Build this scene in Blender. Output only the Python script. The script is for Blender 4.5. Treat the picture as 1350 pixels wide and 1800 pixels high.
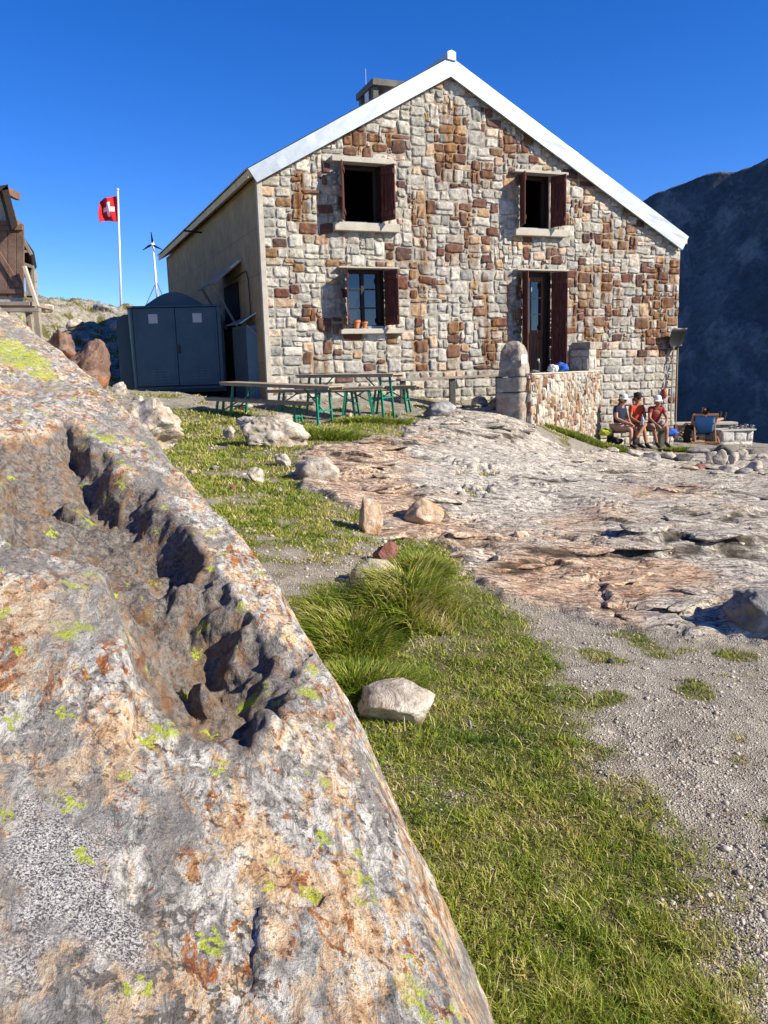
import bpy, bmesh, math, random
import numpy as np
from mathutils import Vector, Matrix
random.seed(7); rng = np.random.default_rng(7)
S = bpy.context.scene
for o in list(bpy.data.objects): bpy.data.objects.remove(o)
R = math.radians
# ---------------------------------------------------------------- camera, sky, sun, exposure
EYE = 1.5
FPX, PITCH, ROLL = 1400.0, R(10.0), R(1.6)
_F = Vector((0, math.cos(PITCH), -math.sin(PITCH))); _U0 = Vector((0, math.sin(PITCH), math.cos(PITCH))); _R0 = Vector((1, 0, 0))
_R = math.cos(ROLL)*_R0 - math.sin(ROLL)*_U0; _U = math.sin(ROLL)*_R0 + math.cos(ROLL)*_U0
cd = bpy.data.cameras.new('camera'); cam = bpy.data.objects.new('camera', cd); S.collection.objects.link(cam)
cam.matrix_world = Matrix(((_R.x, _U.x, -_F.x, 0), (_R.y, _U.y, -_F.y, 0), (_R.z, _U.z, -_F.z, EYE), (0, 0, 0, 1)))
cd.sensor_width = 36; cd.sensor_fit = 'AUTO'; cd.lens = FPX/1800*36; cd.clip_start = .05; cd.clip_end = 12000
S.camera = cam
S.render.resolution_x = 768; S.render.resolution_y = 1024
SUN_AZ, SUN_EL = R(111.0), R(31.0)          # azimuth clockwise from +Y
W = bpy.data.worlds.new('World'); S.world = W; W.use_nodes = True
wn = W.node_tree; bg = wn.nodes['Background']
sky = wn.nodes.new('ShaderNodeTexSky'); sky.sky_type = 'NISHITA'; sky.sun_disc = False
sky.sun_elevation = SUN_EL; sky.sun_rotation = SUN_AZ; sky.altitude = 2500; sky.air_density = 1.0; sky.dust_density = 0.1; sky.ozone_density = 4.0
hs = wn.nodes.new('ShaderNodeHueSaturation'); hs.inputs['Saturation'].default_value = 1.30; hs.inputs['Value'].default_value = 1.42; hs.inputs['Hue'].default_value = .516
wn.links.new(sky.outputs[0], hs.inputs['Color']); wn.links.new(hs.outputs[0], bg.inputs['Color']); bg.inputs['Strength'].default_value = 0.078
sd = bpy.data.lights.new('sun', 'SUN'); sd.energy = 5.0; sd.angle = R(0.5); sd.color = (1.0, .91, .76)
sun = bpy.data.objects.new('sun', sd); S.collection.objects.link(sun)
SD = Vector((math.sin(SUN_AZ)*math.cos(SUN_EL), math.cos(SUN_AZ)*math.cos(SUN_EL), math.sin(SUN_EL)))
sun.rotation_euler = SD.to_track_quat('Z', 'Y').to_euler(); sun.location = (30, -12, 30)
S.view_settings.view_transform = 'Standard'; S.view_settings.look = 'None'; S.view_settings.gamma = 1; S.view_settings.exposure = 0.85
S.render.engine = 'CYCLES'

# ---------------------------------------------------------------- measuring helpers (photo pixel -> ray)
def ray(px, py):
    return (_F + (px-675)/FPX*_R - (py-900)/FPX*_U)
def at_depth(px, py, Y):
    r = ray(px, py); k = Y/r.y
    return Vector((r.x*k, Y, EYE + r.z*k))
# ---------------------------------------------------------------- numpy noise
_perm = np.concatenate([np.random.default_rng(3).permutation(256)]*3)
_g3 = np.random.default_rng(5).normal(size=(256, 3)); _g3 /= np.linalg.norm(_g3, axis=1)[:, None]
def perlin(x, y, z=0.0):
    x, y, z = np.broadcast_arrays(np.asarray(x, float), np.asarray(y, float), np.asarray(z, float))
    xi, yi, zi = np.floor(x).astype(int), np.floor(y).astype(int), np.floor(z).astype(int)
    xf, yf, zf = x-xi, y-yi, z-zi
    u, v, w = [t*t*t*(t*(t*6-15)+10) for t in (xf, yf, zf)]
    def g(i, j, k):
        h = _perm[_perm[_perm[(xi+i) & 255] + ((yi+j) & 255)] + ((zi+k) & 255)]
        G = _g3[h]; return G[..., 0]*(xf-i)+G[..., 1]*(yf-j)+G[..., 2]*(zf-k)
    a = g(0,0,0)*(1-u)+g(1,0,0)*u; b = g(0,1,0)*(1-u)+g(1,1,0)*u
    c = g(0,0,1)*(1-u)+g(1,0,1)*u; d = g(0,1,1)*(1-u)+g(1,1,1)*u
    return ((a*(1-v)+b*v)*(1-w)+(c*(1-v)+d*v)*w)*1.6
def fbm(x, y, z=0.0, o=4, g=.5, l=2.03):
    s = 0; a = 1; f = 1
    for i in range(o):
        s = s + a*perlin(np.asarray(x)*f+i*7.3, np.asarray(y)*f-i*3.1, np.asarray(z)*f+i*1.7); a *= g; f *= l
    return s
def sst(a, b, x):
    t = np.clip((x-a)/(b-a), 0, 1); return t*t*(3-2*t)
def facets(x, y, scale, seed, tilt=.4, off=.5):
    """broken-rock relief: cells that are each a tilted plane; returns height/scale and the distance to the cell edge"""
    X, Y = np.asarray(x)/scale, np.asarray(y)/scale; xi, yi = np.floor(X).astype(int), np.floor(Y).astype(int)
    f1 = np.full(X.shape, 9.); f2 = np.full(X.shape, 9.); h = np.zeros(X.shape)
    for i in (-1, 0, 1):
        for j in (-1, 0, 1):
            k = _perm[_perm[(xi+i+seed*17) & 255]+((yi+j) & 255)]; G = _g3[k]; cx = xi+i+.5+.45*G[..., 0]; cy = yi+j+.5+.45*G[..., 1]
            d = np.hypot(X-cx, Y-cy); hh = off*G[..., 2]+tilt*(_g3[(k+91) & 255][..., 0]*(X-cx)+_g3[(k+91) & 255][..., 1]*(Y-cy))
            n = d < f1; f2 = np.where(n, f1, np.minimum(f2, d)); h = np.where(n, hh, h); f1 = np.where(n, d, f1)
    return h*scale, f2-f1
def sdf(X, Y, poly):                         # signed distance, negative inside
    P = np.array(poly, float); d = np.full(X.shape, 1e9); ins = np.zeros(X.shape, bool); n = len(P)
    for i in range(n):
        a = P[i]; b = P[(i+1) % n]; e = b-a; wx = X-a[0]; wy = Y-a[1]
        t = np.clip((wx*e[0]+wy*e[1])/max(e@e, 1e-12), 0, 1)
        d = np.minimum(d, np.hypot(wx-e[0]*t, wy-e[1]*t))
        c = ((a[1] <= Y) & (b[1] > Y)) | ((b[1] <= Y) & (a[1] > Y))
        with np.errstate(divide='ignore', invalid='ignore'):
            xx = a[0]+(Y-a[1])/(b[1]-a[1]+1e-15)*e[0]
        ins ^= c & (X < xx)
    return np.where(ins, -d, d)

# ---------------------------------------------------------------- object helpers
def link(o): S.collection.objects.link(o); return o
def tag(o, label=None, cat=None, group=None, kind=None):
    if label: o['label'] = label
    if cat: o['category'] = cat
    if group: o['group'] = group
    if kind: o['kind'] = kind
    return o
def thing(name, loc, label, cat, group=None, rz=0.0):
    o = link(bpy.data.objects.new(name, None)); o.location = loc; o.rotation_euler = (0, 0, rz); o.empty_display_size = .2
    return tag(o, label, cat, group)
def adopt(o, parent, world):
    if parent is None: return
    o.parent = parent
    if world and parent.type == 'EMPTY': o.matrix_parent_inverse = Matrix.Translation(-Vector(parent.location))
def np_mesh(name, V, F, mat=None, parent=None, world=True, smooth=False, attrs=None, cols=None):
    """V (n,3) array, F (m,k) int array or list of arrays with the same k"""
    me = bpy.data.meshes.new(name); V = np.asarray(V, np.float32)
    Fs = [F] if isinstance(F, np.ndarray) else F
    lt = np.concatenate([np.full(len(f), f.shape[1], np.int32) for f in Fs]); li = np.concatenate([f.ravel() for f in Fs]).astype(np.int32)
    me.vertices.add(len(V)); me.vertices.foreach_set('co', V.ravel())
    me.loops.add(len(li)); me.loops.foreach_set('vertex_index', li)
    me.polygons.add(len(lt)); st = np.concatenate([[0], np.cumsum(lt)[:-1]]).astype(np.int32)
    me.polygons.foreach_set('loop_start', st)
    me.update(calc_edges=True)
    if smooth: me.polygons.foreach_set('use_smooth', np.ones(len(lt), bool))
    for k, a in (attrs or {}).items():
        at = me.attributes.new(k, 'FLOAT', 'POINT'); at.data.foreach_set('value', np.asarray(a, np.float32).ravel())
    for k, a in (cols or {}).items():
        at = me.attributes.new(k, 'FLOAT_COLOR', 'POINT'); a = np.asarray(a, np.float32)
        if a.shape[1] == 3: a = np.concatenate([a, np.ones((len(a), 1), np.float32)], 1)
        at.data.foreach_set('color', a.ravel())
    me.validate()
    o = link(bpy.data.objects.new(name, me))
    if mat: me.materials.append(mat)
    adopt(o, parent, world); return o
class MB:
    def __init__(s): s.v = []; s.f = []; s.m = []; s.mi = 0
    def add(s, V, F):
        b = len(s.v); s.v += [tuple(p) for p in V]; s.f += [tuple(i+b for i in f) for f in F]; s.m += [s.mi]*len(F); return s
    def obox(s, c, ax, h):
        """oriented box: centre, three unit axes, half sizes"""
        c = Vector(c); A = [Vector(a) for a in ax]; V = []
        for k in (-1, 1):
            for j in (-1, 1):
                for i in (-1, 1): V.append(c+A[0]*i*h[0]+A[1]*j*h[1]+A[2]*k*h[2])
        return s.add(V, [(0,2,3,1),(4,5,7,6),(0,1,5,4),(2,6,7,3),(0,4,6,2),(1,3,7,5)])
    def box(s, x0, x1, y0, y1, z0, z1):
        return s.obox(((x0+x1)/2, (y0+y1)/2, (z0+z1)/2), ((1,0,0),(0,1,0),(0,0,1)), ((x1-x0)/2, (y1-y0)/2, (z1-z0)/2))
    def bar(s, a, b, w, h, up=(0,0,1)):
        a = Vector(a); b = Vector(b); d = (b-a).normalized(); u = Vector(up)
        if abs(d.dot(u)) > .98: u = Vector((0, 1, 0))
        r = d.cross(u).normalized(); u = r.cross(d)
        return s.obox((a+b)/2, (d, r, u), ((b-a).length/2, w/2, h/2))
    def tube(s, pts, rad, n=8, cap=True):
        pts = [Vector(p) for p in pts]; rad = rad if isinstance(rad, (list, tuple)) else [rad]*len(pts); V = []; F = []
        prev = None
        for i, p in enumerate(pts):
            d = (pts[min(i+1, len(pts)-1)]-pts[max(i-1, 0)]).normalized()
            if prev is None:
                r = d.cross(Vector((0, 0, 1)));
                if r.length < .1: r = d.cross(Vector((0, 1, 0)))
            else: r = prev - d*prev.dot(d)
            r.normalize(); prev = r; q = d.cross(r)
            for k in range(n):
                a = 2*math.pi*k/n; V.append(p+(r*math.cos(a)+q*math.sin(a))*rad[i])
        for i in range(len(pts)-1):
            for k in range(n): F.append((i*n+k, i*n+(k+1) % n, (i+1)*n+(k+1) % n, (i+1)*n+k))
        if cap: F.append(tuple(range(n))[::-1]); F.append(tuple((len(pts)-1)*n+k for k in range(n)))
        return s.add(V, F)
    def lathe(s, c, prof, n=20):
        c = Vector(c); V = []; F = []
        for r, z in prof:
            for k in range(n):
                a = 2*math.pi*k/n; V.append(c+Vector((r*math.cos(a), r*math.sin(a), z)))
        for i in range(len(prof)-1):
            for k in range(n): F.append((i*n+k, i*n+(k+1) % n, (i+1)*n+(k+1) % n, (i+1)*n+k))
        F.append(tuple(range(n))[::-1]); F.append(tuple((len(prof)-1)*n+k for k in range(n)))
        return s.add(V, F)
    def prism(s, poly, d):
        """closed prism: 3d polygon points and an extrusion vector"""
        n = len(poly); P = [Vector(p) for p in poly]; d = Vector(d)
        F = [tuple(range(n))[::-1], tuple(range(n, 2*n))]+[(i, (i+1) % n, n+(i+1) % n, n+i) for i in range(n)]
        return s.add(P+[p+d for p in P], F)
    def build(s, name, mat, parent=None, world=True, bevel=0, smooth=False, seg=2):
        me = bpy.data.meshes.new(name); me.from_pydata(s.v, [], s.f)
        mats = mat if isinstance(mat, (list, tuple)) else [mat]
        for m in mats: me.materials.append(m)
        if len(mats) > 1: me.polygons.foreach_set('material_index', s.m)
        bm = bmesh.new(); bm.from_mesh(me); bmesh.ops.recalc_face_normals(bm, faces=bm.faces); bm.to_mesh(me); bm.free()
        if smooth: me.polygons.foreach_set('use_smooth', [True]*len(me.polygons))
        o = link(bpy.data.objects.new(name, me))
        if bevel:
            b = o.modifiers.new('bevel', 'BEVEL'); b.width = bevel; b.segments = seg; b.limit_method = 'ANGLE'; b.angle_limit = R(40)
        adopt(o, parent, world); return o
def copy_tree(o, parent=None):
    c = o.copy(); S.collection.objects.link(c)
    if parent: c.parent = parent
    for ch in [k for k in bpy.data.objects if k.parent == o]: copy_tree(ch, c)
    return c

# ---------------------------------------------------------------- material helpers
class M:
    def __init__(s, name):
        s.m = bpy.data.materials.new(name); s.m.use_nodes = True; s.t = s.m.node_tree; s.n = s.t.nodes
        s.b = s.n['Principled BSDF']; s.b.inputs['Roughness'].default_value = .85
        s.b.inputs['Specular IOR Level'].default_value = .25
    def _in(s, sock, v):
        if v is None: return
        if hasattr(v, 'is_output'): s.t.links.new(v, sock)
        elif isinstance(v, tuple) and sock.type == 'RGBA': sock.default_value = (*v[:3], 1)
        else: sock.default_value = v
    def coord(s, which='Object'): return s.n.new('ShaderNodeTexCoord').outputs[which]
    def pos(s): return s.n.new('ShaderNodeNewGeometry').outputs['Position']
    def map(s, vec, scale=(1,1,1), rot=(0,0,0), loc=(0,0,0)):
        k = s.n.new('ShaderNodeMapping'); s._in(k.inputs[0], vec); k.inputs['Scale'].default_value = scale; k.inputs['Rotation'].default_value = rot; k.inputs['Location'].default_value = loc
        return k.outputs[0]
    def noise(s, vec, scale, detail=4, rough=.55, dist=0, out='Fac'):
        k = s.n.new('ShaderNodeTexNoise'); s._in(k.inputs['Vector'], vec); k.inputs['Scale'].default_value = scale
        k.inputs['Detail'].default_value = detail; k.inputs['Roughness'].default_value = rough; k.inputs['Distortion'].default_value = dist
        return k.outputs[out]
    def vor(s, vec, scale, feature='F1', out='Distance', rand=1.0):
        k = s.n.new('ShaderNodeTexVoronoi'); k.feature = feature; s._in(k.inputs['Vector'], vec); k.inputs['Scale'].default_value = scale
        k.inputs['Randomness'].default_value = rand
        return k.outputs[out]
    def ramp(s, fac, stops, interp='LINEAR'):
        k = s.n.new('ShaderNodeValToRGB'); s._in(k.inputs[0], fac); k.color_ramp.interpolation = interp; e = k.color_ramp.elements
        while len(e) < len(stops): e.new(.5)
        for q, (p, c) in zip(e, stops):
            q.position = p; q.color = (c, c, c, 1) if isinstance(c, (int, float)) else (*c[:3], 1)
        return k.outputs[0]
    def mix(s, fac, a, b, mode='MIX'):
        k = s.n.new('ShaderNodeMix'); k.data_type = 'RGBA'; k.blend_type = mode
        s._in(k.inputs[0], fac); s._in(k.inputs[6], a); s._in(k.inputs[7], b); return k.outputs[2]
    def math(s, op, a, b=None, c=None):
        k = s.n.new('ShaderNodeMath'); k.operation = op; s._in(k.inputs[0], a); s._in(k.inputs[1], b)
        if c is not None: s._in(k.inputs[2], c)
        return k.outputs[0]
    def attr(s, name, out='Fac'):
        k = s.n.new('ShaderNodeAttribute'); k.attribute_name = name; return k.outputs[out]
    def bump(s, h, strength=.5, dist=.01, normal=None):
        k = s.n.new('ShaderNodeBump'); k.inputs['Strength'].default_value = strength; k.inputs['Distance'].default_value = dist
        s._in(k.inputs['Height'], h); s._in(k.inputs['Normal'], normal); return k.outputs[0]
    def out(s, col=None, rough=None, normal=None, metal=None, spec=None):
        s._in(s.b.inputs['Base Color'], col); s._in(s.b.inputs['Roughness'], rough); s._in(s.b.inputs['Normal'], normal)
        s._in(s.b.inputs['Metallic'], metal); s._in(s.b.inputs['Specular IOR Level'], spec); return s.m
def plain(name, col, rough=.7, var=.25, scale=6, metal=0, bump=.15, bd=.004, spec=.3):
    m = M(name); p = m.coord(); n = m.noise(p, scale, 5, .6); n2 = m.noise(p, scale*7, 4, .6)
    f = m.math('ADD', m.math('MULTIPLY', n, .6), m.math('MULTIPLY', n2, .4))
    lo = tuple(c*(1-var) for c in col); hi = tuple(min(1, c*(1+var)) for c in col)
    return m.out(m.ramp(f, [(.3, lo), (.7, hi)]), rough, m.bump(n2, bump, bd) if bump else None, metal, spec)
# ================================================================ TERRAIN (the ground is one sheet; heights from surveyed points)
def at_rel(px, py, rel):
    r = ray(px, py); k = rel/r.z
    return (r.x*k, r.y*k, EYE+rel)
CP = [at_rel(*q) for q in [(820,1800,-1.45),(1350,1800,-1.5),(1100,1550,-1.5),(900,1400,-1.45),(1300,1300,-1.52),(700,1230,-1.42),(1050,1150,-1.5),
      (600,1200,-1.40),(760,1010,-1.30),(560,1000,-1.22),(1000,1090,-1.5),(1320,1130,-1.55),(830,1000,-1.38),(640,930,-1.22),(480,940,-1.12),(440,860,-1.02),
      (700,940,-1.27),(950,950,-1.42),(1200,960,-1.5),(1350,950,-1.55),(540,850,-1.08),(700,850,-1.16),(900,850,-1.35),(1100,860,-1.55),(1300,860,-1.68),
      (370,780,-.9),(480,770,-.86),(600,760,-.86),(720,775,-1.0),(830,775,-1.12),(960,790,-1.45),(1100,800,-1.85),(1200,805,-2.0),(1330,812,-2.02),
      (560,733,-.78),(400,722,-.75),(690,722,-.75),(800,722,-.85),(880,745,-1.0),(940,752,-1.12),(1052,779,-1.83),(1140,790,-1.97),(1235,779,-2.1),
      (330,740,-.72),(300,700,-.45)]]
CP += [(-2.4,16.2,1.0),(-4,17,1.12),(-5.2,17.2,1.18),(-3,19,1.15),(.5,17.0,.98),(3.0,17.9,.7),(4.6,18.3,-.1),(5.6,18.7,-.35),(7.3,19.6,-.5),(8.6,20.2,-.58),(9.6,19.8,-.6),(9,22.5,-.62),
       (0,24,1.0),(4,26,.6),(-6.5,14.5,1.6),(-8,13,2.2),(-9,16,2.4),(-12,18,3.0),(-7.2,19,1.8),(-7.5,26,2.8),(-9,34,4.0),(-12,36,4.6),(-18,30,5.0),(-5.5,32,3.0),(-3,34,2.4),(0,36,1.6),
       (-4.2,9,.95),(-3.2,6,.7),(-6,6,1.0),(-3,2,.25),(-6,0,.3),(0,0,.02),(3,0,.0),(0,-4,0),(6,-4,-.1),(8,5,-.1),(10,10,-.3),(14,4,-.3),(13,16,-.7)]
CP = np.array(CP)
def tps_fit(P, lam=.02):
    n = len(P); d = np.hypot(P[:, None, 0]-P[None, :, 0], P[:, None, 1]-P[None, :, 1])
    K = np.where(d > 0, d*d*np.log(d+1e-12), 0)+lam*np.eye(n); Q = np.c_[np.ones(n), P[:, :2]]
    A = np.block([[K, Q], [Q.T, np.zeros((3, 3))]]); return np.linalg.solve(A, np.r_[P[:, 2], 0, 0, 0])
_tw = tps_fit(CP)
def H0(x, y):
    x = np.asarray(x, float); y = np.asarray(y, float); sh = x.shape; x = x.ravel(); y = y.ravel(); out = np.empty(x.shape)
    xc = np.clip(x, -22, 18); yc = np.clip(y, -6, 38)
    for a in range(0, len(x), 40000):
        X = xc[a:a+40000]; Y = yc[a:a+40000]; d2 = (X[:, None]-CP[None, :, 0])**2+(Y[:, None]-CP[None, :, 1])**2
        out[a:a+40000] = (.5*d2*np.log(d2+1e-20))@_tw[:-3]+_tw[-3]+_tw[-2]*X+_tw[-1]*Y
    # the terrace edge: the ground drops away to the valley on the right
    e = (x-9.6)*.80+(y-22.9)*.60
    e = np.maximum(e, -20)
    out -= sst(0, 2.0, e)*1.5*1+np.maximum(e-.6, 0)*.9
    b = np.maximum(y-37, 0)+np.maximum(-x-22, 0); out -= np.maximum(b-1, 0)*.25
    return out.reshape(sh)
def hit0(px, py):                             # where a sight line meets the base ground
    r = ray(px, py); y = np.geomspace(.6, 60, 1500); k = y/r.y; z = EYE+r.z*k; h = H0(r.x*k, y); i = np.argmax(z < h)
    if z[i] >= h[i]: i = len(y)-1
    return (r.x*k[i], y[i])
def polyw(pts): return [hit0(*p) for p in pts]
POLY = {
 'slab': polyw([(520,812),(560,795),(640,788),(690,772),(735,745),(770,722),(860,715),(900,738),(950,768),(1040,800),(1120,803),(1200,800),(1290,800),(1500,798),(1560,1000),(1500,1150),(1350,1138),(1280,1128),(1170,1125),(1100,1108),(1000,1085),(900,1055),(850,1030),(815,1000),(790,965),(760,950),(700,945),(650,940),(628,905),(600,880),(540,862),(520,840)]),
 'grass': polyw([(520,1120),(560,1040),(640,1010),(700,960),(790,960),(830,1030),(900,1075),(950,1120),(1000,1200),(1020,1290),(1090,1400),(1170,1500),(1240,1600),(1290,1700),(1340,1800),(1340,2100),(300,2100),(300,1500)]),
 'lawn': polyw([(280,715),(480,720),(560,745),(700,722),(740,740),(690,765),(560,790),(520,830),(600,880),(630,930),(560,990),(420,985),(300,860),(200,760)]),
 'orange': polyw([(830,1010),(930,985),(1000,965),(1100,985),(1230,1010),(1220,1070),(1120,1110),(1000,1085),(880,1045)]),
 'rim': polyw([(520,812),(560,795),(660,785),(760,765),(700,830),(720,870),(800,900),(860,940),(960,940),(880,975),(800,985),(640,940),(600,880),(520,845)]),
 'pink2': polyw([(1100,862),(1250,858),(1230,882),(1110,885)]), 'pink3': polyw([(960,915),(1090,905),(1120,925),(980,940)]),
 'pale': polyw([(720,800),(860,790),(1000,800),(1060,850),(980,910),(860,925),(760,890),(700,850)]),
 'patch': polyw([(780,835),(870,828),(880,842),(800,846)]), 'patch2': polyw([(800,868),(850,866),(850,880),(805,882)]), 'hillgrass': [(-8,22),(-4,22),(-4,30),(-8,30)],
}
def masks(x, y):
    n1 = fbm(x*1.6, y*1.6, 3.1, 4); n2 = fbm(x*6, y*6, 9.1, 3)
    def m(k, w, a1=.18, a2=.08): return 1-sst(-w, w, sdf(x, y, POLY[k])+n1*a1+n2*a2)
    sc = np.clip(y/7, .35, 1.6)
    slab = 1-sst(-.06, .06, sdf(x, y, POLY['slab'])+n1*.12*sc+n2*.05*sc)
    g1 = 1-sst(-.10, .16, sdf(x, y, POLY['grass'])+n1*.16+n2*.12)
    g2 = 1-sst(-.3, .3, sdf(x, y, POLY['lawn'])+n1*.5+n2*.25)
    g2 = g2*sst(-.6, .25, n1+.45*n2+.20)
    wis = .85*sst(.30, .62, fbm(x*3.1, y*3.1, 51., 4))*sst(7.5, 5.5, y)*(x > -1); g1 = g1*np.clip(1.08+.55*fbm(x*2.4, y*2.4, 61., 4), .25, 1); grass = np.clip(np.maximum(np.maximum(g1, g2), wis), 0, 1)
    pt = np.maximum(m('patch', .12), m('patch2', .12))*sst(-.3, .2, n2)
    rk = sst(-5.2, -6.4, x+.8*n1)*sst(9.5, 11.5, y)           # the rocky hillside at the left
    rk = np.maximum(rk, sst(23.5, 25, y))
    slab = np.maximum(slab*(1-.9*pt), rk*sst(-.45, -.05, n1+.5*n2))
    grass = np.where(rk > .3, (1-sst(-.35, 0, n1+.5*n2))*rk, np.maximum(grass*(1-slab), pt*.9))
    grass = np.maximum(grass, .8*(1-slab)*sst(.15, .55, n1)*(y > 5)*sst(24, 20, y))
    org = np.maximum.reduce([m('orange', .25, .3, .1), .85*m('rim', .25, .4, .15), .8*m('pink2', .3), .8*m('pink3', .3)])
    pale = m('pale', .5, .5, .1)
    return slab, grass, org, pale, rk
CRK = [(polyw(l), w) for l, w in [([(1030,918),(1110,934),(1125,930)], .05), ([(760,950),(830,962),(900,985),(1000,990),(1060,984),(1200,986),(1350,962)], .035), ([(640,940),(700,955),(790,975),(850,1000)], .04), ([(700,880),(790,900),(800,925),(815,950)], .03),
   ([(1180,920),(1240,925),(1350,915)], .04), ([(1100,985),(1190,965),(1230,975),(1350,985)], .05), ([(830,1005),(900,1010),(960,1000),(1040,1030),(1090,1085)], .03), ([(560,800),(640,815),(700,835)], .04), ([(780,765),(860,775),(930,770)], .05), ([(1000,815),(1060,835),(1120,838)], .05),
   ([(1150,875),(1250,868),(1340,880)], .03), ([(900,850),(960,858),(1030,856)], .025), ([(640,790),(700,800),(760,795)], .05), ([(1010,1070),(1080,1092),(1160,1105)], .035)]]
def relief(x, y, slab, grass, rk):
    h = .018*fbm(x*1.1, y*1.1, 1.3, 3)+.010*(1-slab)*fbm(x*5, y*5, 4.4, 3)+.004*fbm(x*22, y*22, 2.2, 2)
    wx = x+.5*fbm(x*.5, y*.5, 7., 3); wy = y+.35*fbm(x*.5, y*.5, 17., 3)
    c, s_ = math.cos(.12), math.sin(.12); a = wx*c+wy*s_; b = -wx*s_+wy*c
    n = fbm(a*.20, b*1.15, .5, 5)*3.6; q = n-np.floor(n); st = np.floor(n)+sst(.0, .10, q)
    edge = np.exp(-((q-.0)/.06)**2)+np.exp(-((q-1.0)/.03)**2)
    led = .014*st-.018*edge*sst(-.2, .5, fbm(x*1.3, y*1.3, 44., 2))
    cr = np.abs(fbm(a*.30, b*1.5, 5.5, 3)); cm = np.exp(-(cr/(.010+.006*sst(-.3, .5, fbm(a*2, b*2, 6., 2))))**2)*sst(-.05, .25, fbm(x*.7, y*.7, 21., 2)); crk = -.04*cm
    cr2 = np.abs(perlin(a*2.6+4, b*1.4, 8.5)); crk2 = -.03*np.exp(-(cr2/.04)**2)*sst(.1, .5, fbm(x*.9, y*.9, 31., 2))
    amp = sst(3.5, 7, y)*.7+.45
    fc, fe = facets(a*.45+.1*fbm(a*2, b*2, 3., 2), b, .42, 3, .22, .10); fc2, fe2 = facets(a*.5, b, .13, 5, .25, .12); fine = fc*.28+fc2*.35-.008*np.exp(-(fe/.05)**2)
    pm = np.zeros(x.shape); scarp = np.zeros(x.shape)
    for L_, w_ in CRK:
        d_ = np.full(x.shape, 9.); lx = np.array([p[0] for p in L_]); ly = np.array([p[1] for p in L_]); oo = np.argsort(lx); lx, ly = lx[oo], ly[oo]; wob = .10*fbm(x*1.7, y*.3, 71., 4)
        yl = np.interp(x, lx, ly)+wob; inx = sst(lx[0]-.05, lx[0]+.25, x)*sst(lx[-1]+.05, lx[-1]-.25, x); dy = y-yl; scarp = scarp+inx*(.030+.6*(w_-.03))*sst(-.03, .03, dy)*np.exp(-np.maximum(dy, 0)/1.3); pm = np.maximum(pm, inx*np.exp(-(np.abs(dy+.04)/.10)**4))
        for p, q_ in []:
            ex, ey = q_[0]-p[0], q_[1]-p[1]; t_ = np.clip(((x-p[0])*ex+(y-p[1])*ey)/(ex*ex+ey*ey), 0, 1); d_ = np.minimum(d_, np.hypot(x-p[0]-ex*t_, y-p[1]-ey*t_))
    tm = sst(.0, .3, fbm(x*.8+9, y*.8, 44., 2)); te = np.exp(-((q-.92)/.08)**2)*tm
    relief.crack = np.clip(cm*.8+pm*sst(-.6, .0, fbm(x*3, y*3, 81., 3))+.9*te, 0, 1)*slab*(1-rk)  # mask for the overhang shade painted along cracks, scarp faces and terrace edges
    near = (led*amp+crk*.6+scarp+.006*st*tm+crk2+fine+.045)*slab*(1-rk)
    big = np.abs(fbm(x*.45, y*.45, 6.1, 5)); bl = .9*fbm(x*.3, y*.3, 2.2, 4)+.35*np.floor(fbm(x*.8, y*.8, 12.2, 3)*5)/5
    return h+near+rk*(bl*.55-big*.35)*sst(16, 24, y-x*0+np.where(x < -6.5, 6, 0))
def Hf(x, y):
    x = np.asarray(x, float); y = np.asarray(y, float); sl, gr, og, pl, rk = masks(x, y); return H0(x, y)+relief(x, y, sl, gr, rk)
def gp(px, py):
    """3D ground point under a photo pixel"""
    x, y = hit0(px, py); return Vector((x, y, float(Hf(np.array([x]), np.array([y]))[0])))
def gz(x, y): return float(Hf(np.array([float(x)]), np.array([float(y)]))[0])
def lines(a, b, s0, k, c=0.0):
    o = [c]; q = c
    while q < b: q += s0+k*abs(q-c); o.append(q)
    q = c; l = []
    while q > a: q -= s0+k*abs(q-c); l.append(q)
    return np.array(l[::-1]+o)
gx = np.r_[[-300,-150,-80,-50,-40,-33], lines(-28, 20, .018, .0062, 1.0), [26,34,50,80,150,300]]
gy = np.r_[[-300,-120,-60,-30,-15,-8,-4,-2,-1], lines(0, 40, .010, .0040, 0.0), [44,50,60,90,150,300]]
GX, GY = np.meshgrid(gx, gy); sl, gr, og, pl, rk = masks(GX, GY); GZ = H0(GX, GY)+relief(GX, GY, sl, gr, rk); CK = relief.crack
ny, nx = GX.shape; idx = np.arange(nx*ny).reshape(ny, nx)
FQ = np.stack([idx[:-1,:-1], idx[:-1,1:], idx[1:,1:], idx[1:,:-1]], -1).reshape(-1, 4)
# ---- ground material
m = M('ground_mat'); P = m.pos()
gA, sA, oA, pA = m.attr('grass'), m.attr('slab'), m.attr('orange'), m.attr('pale')
n_l = m.noise(P, 1.3, 5, .6); n_m = m.noise(P, 9, 5, .62); n_f = m.noise(P, 60, 4, .6)
vcol = m.vor(P, 95, 'F1', 'Color'); vd = m.vor(P, 95, 'F1', 'Distance'); vd2 = m.vor(P, 190, 'F1', 'Distance'); vc2 = m.vor(P, 190, 'F1', 'Color')
sep = m.n.new('ShaderNodeSeparateColor'); m._in(sep.inputs[0], vcol); sep2 = m.n.new('ShaderNodeSeparateColor'); m._in(sep2.inputs[0], vc2)
stones = m.ramp(sep.outputs[0], [(0, (.15,.135,.115)), (.35, (.34,.315,.27)), (.7, (.50,.465,.41)), (1, (.70,.67,.61))])
stones2 = m.ramp(sep2.outputs[0], [(0, (.20,.17,.13)), (.5, (.42,.375,.31)), (1, (.68,.63,.55))])
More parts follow.
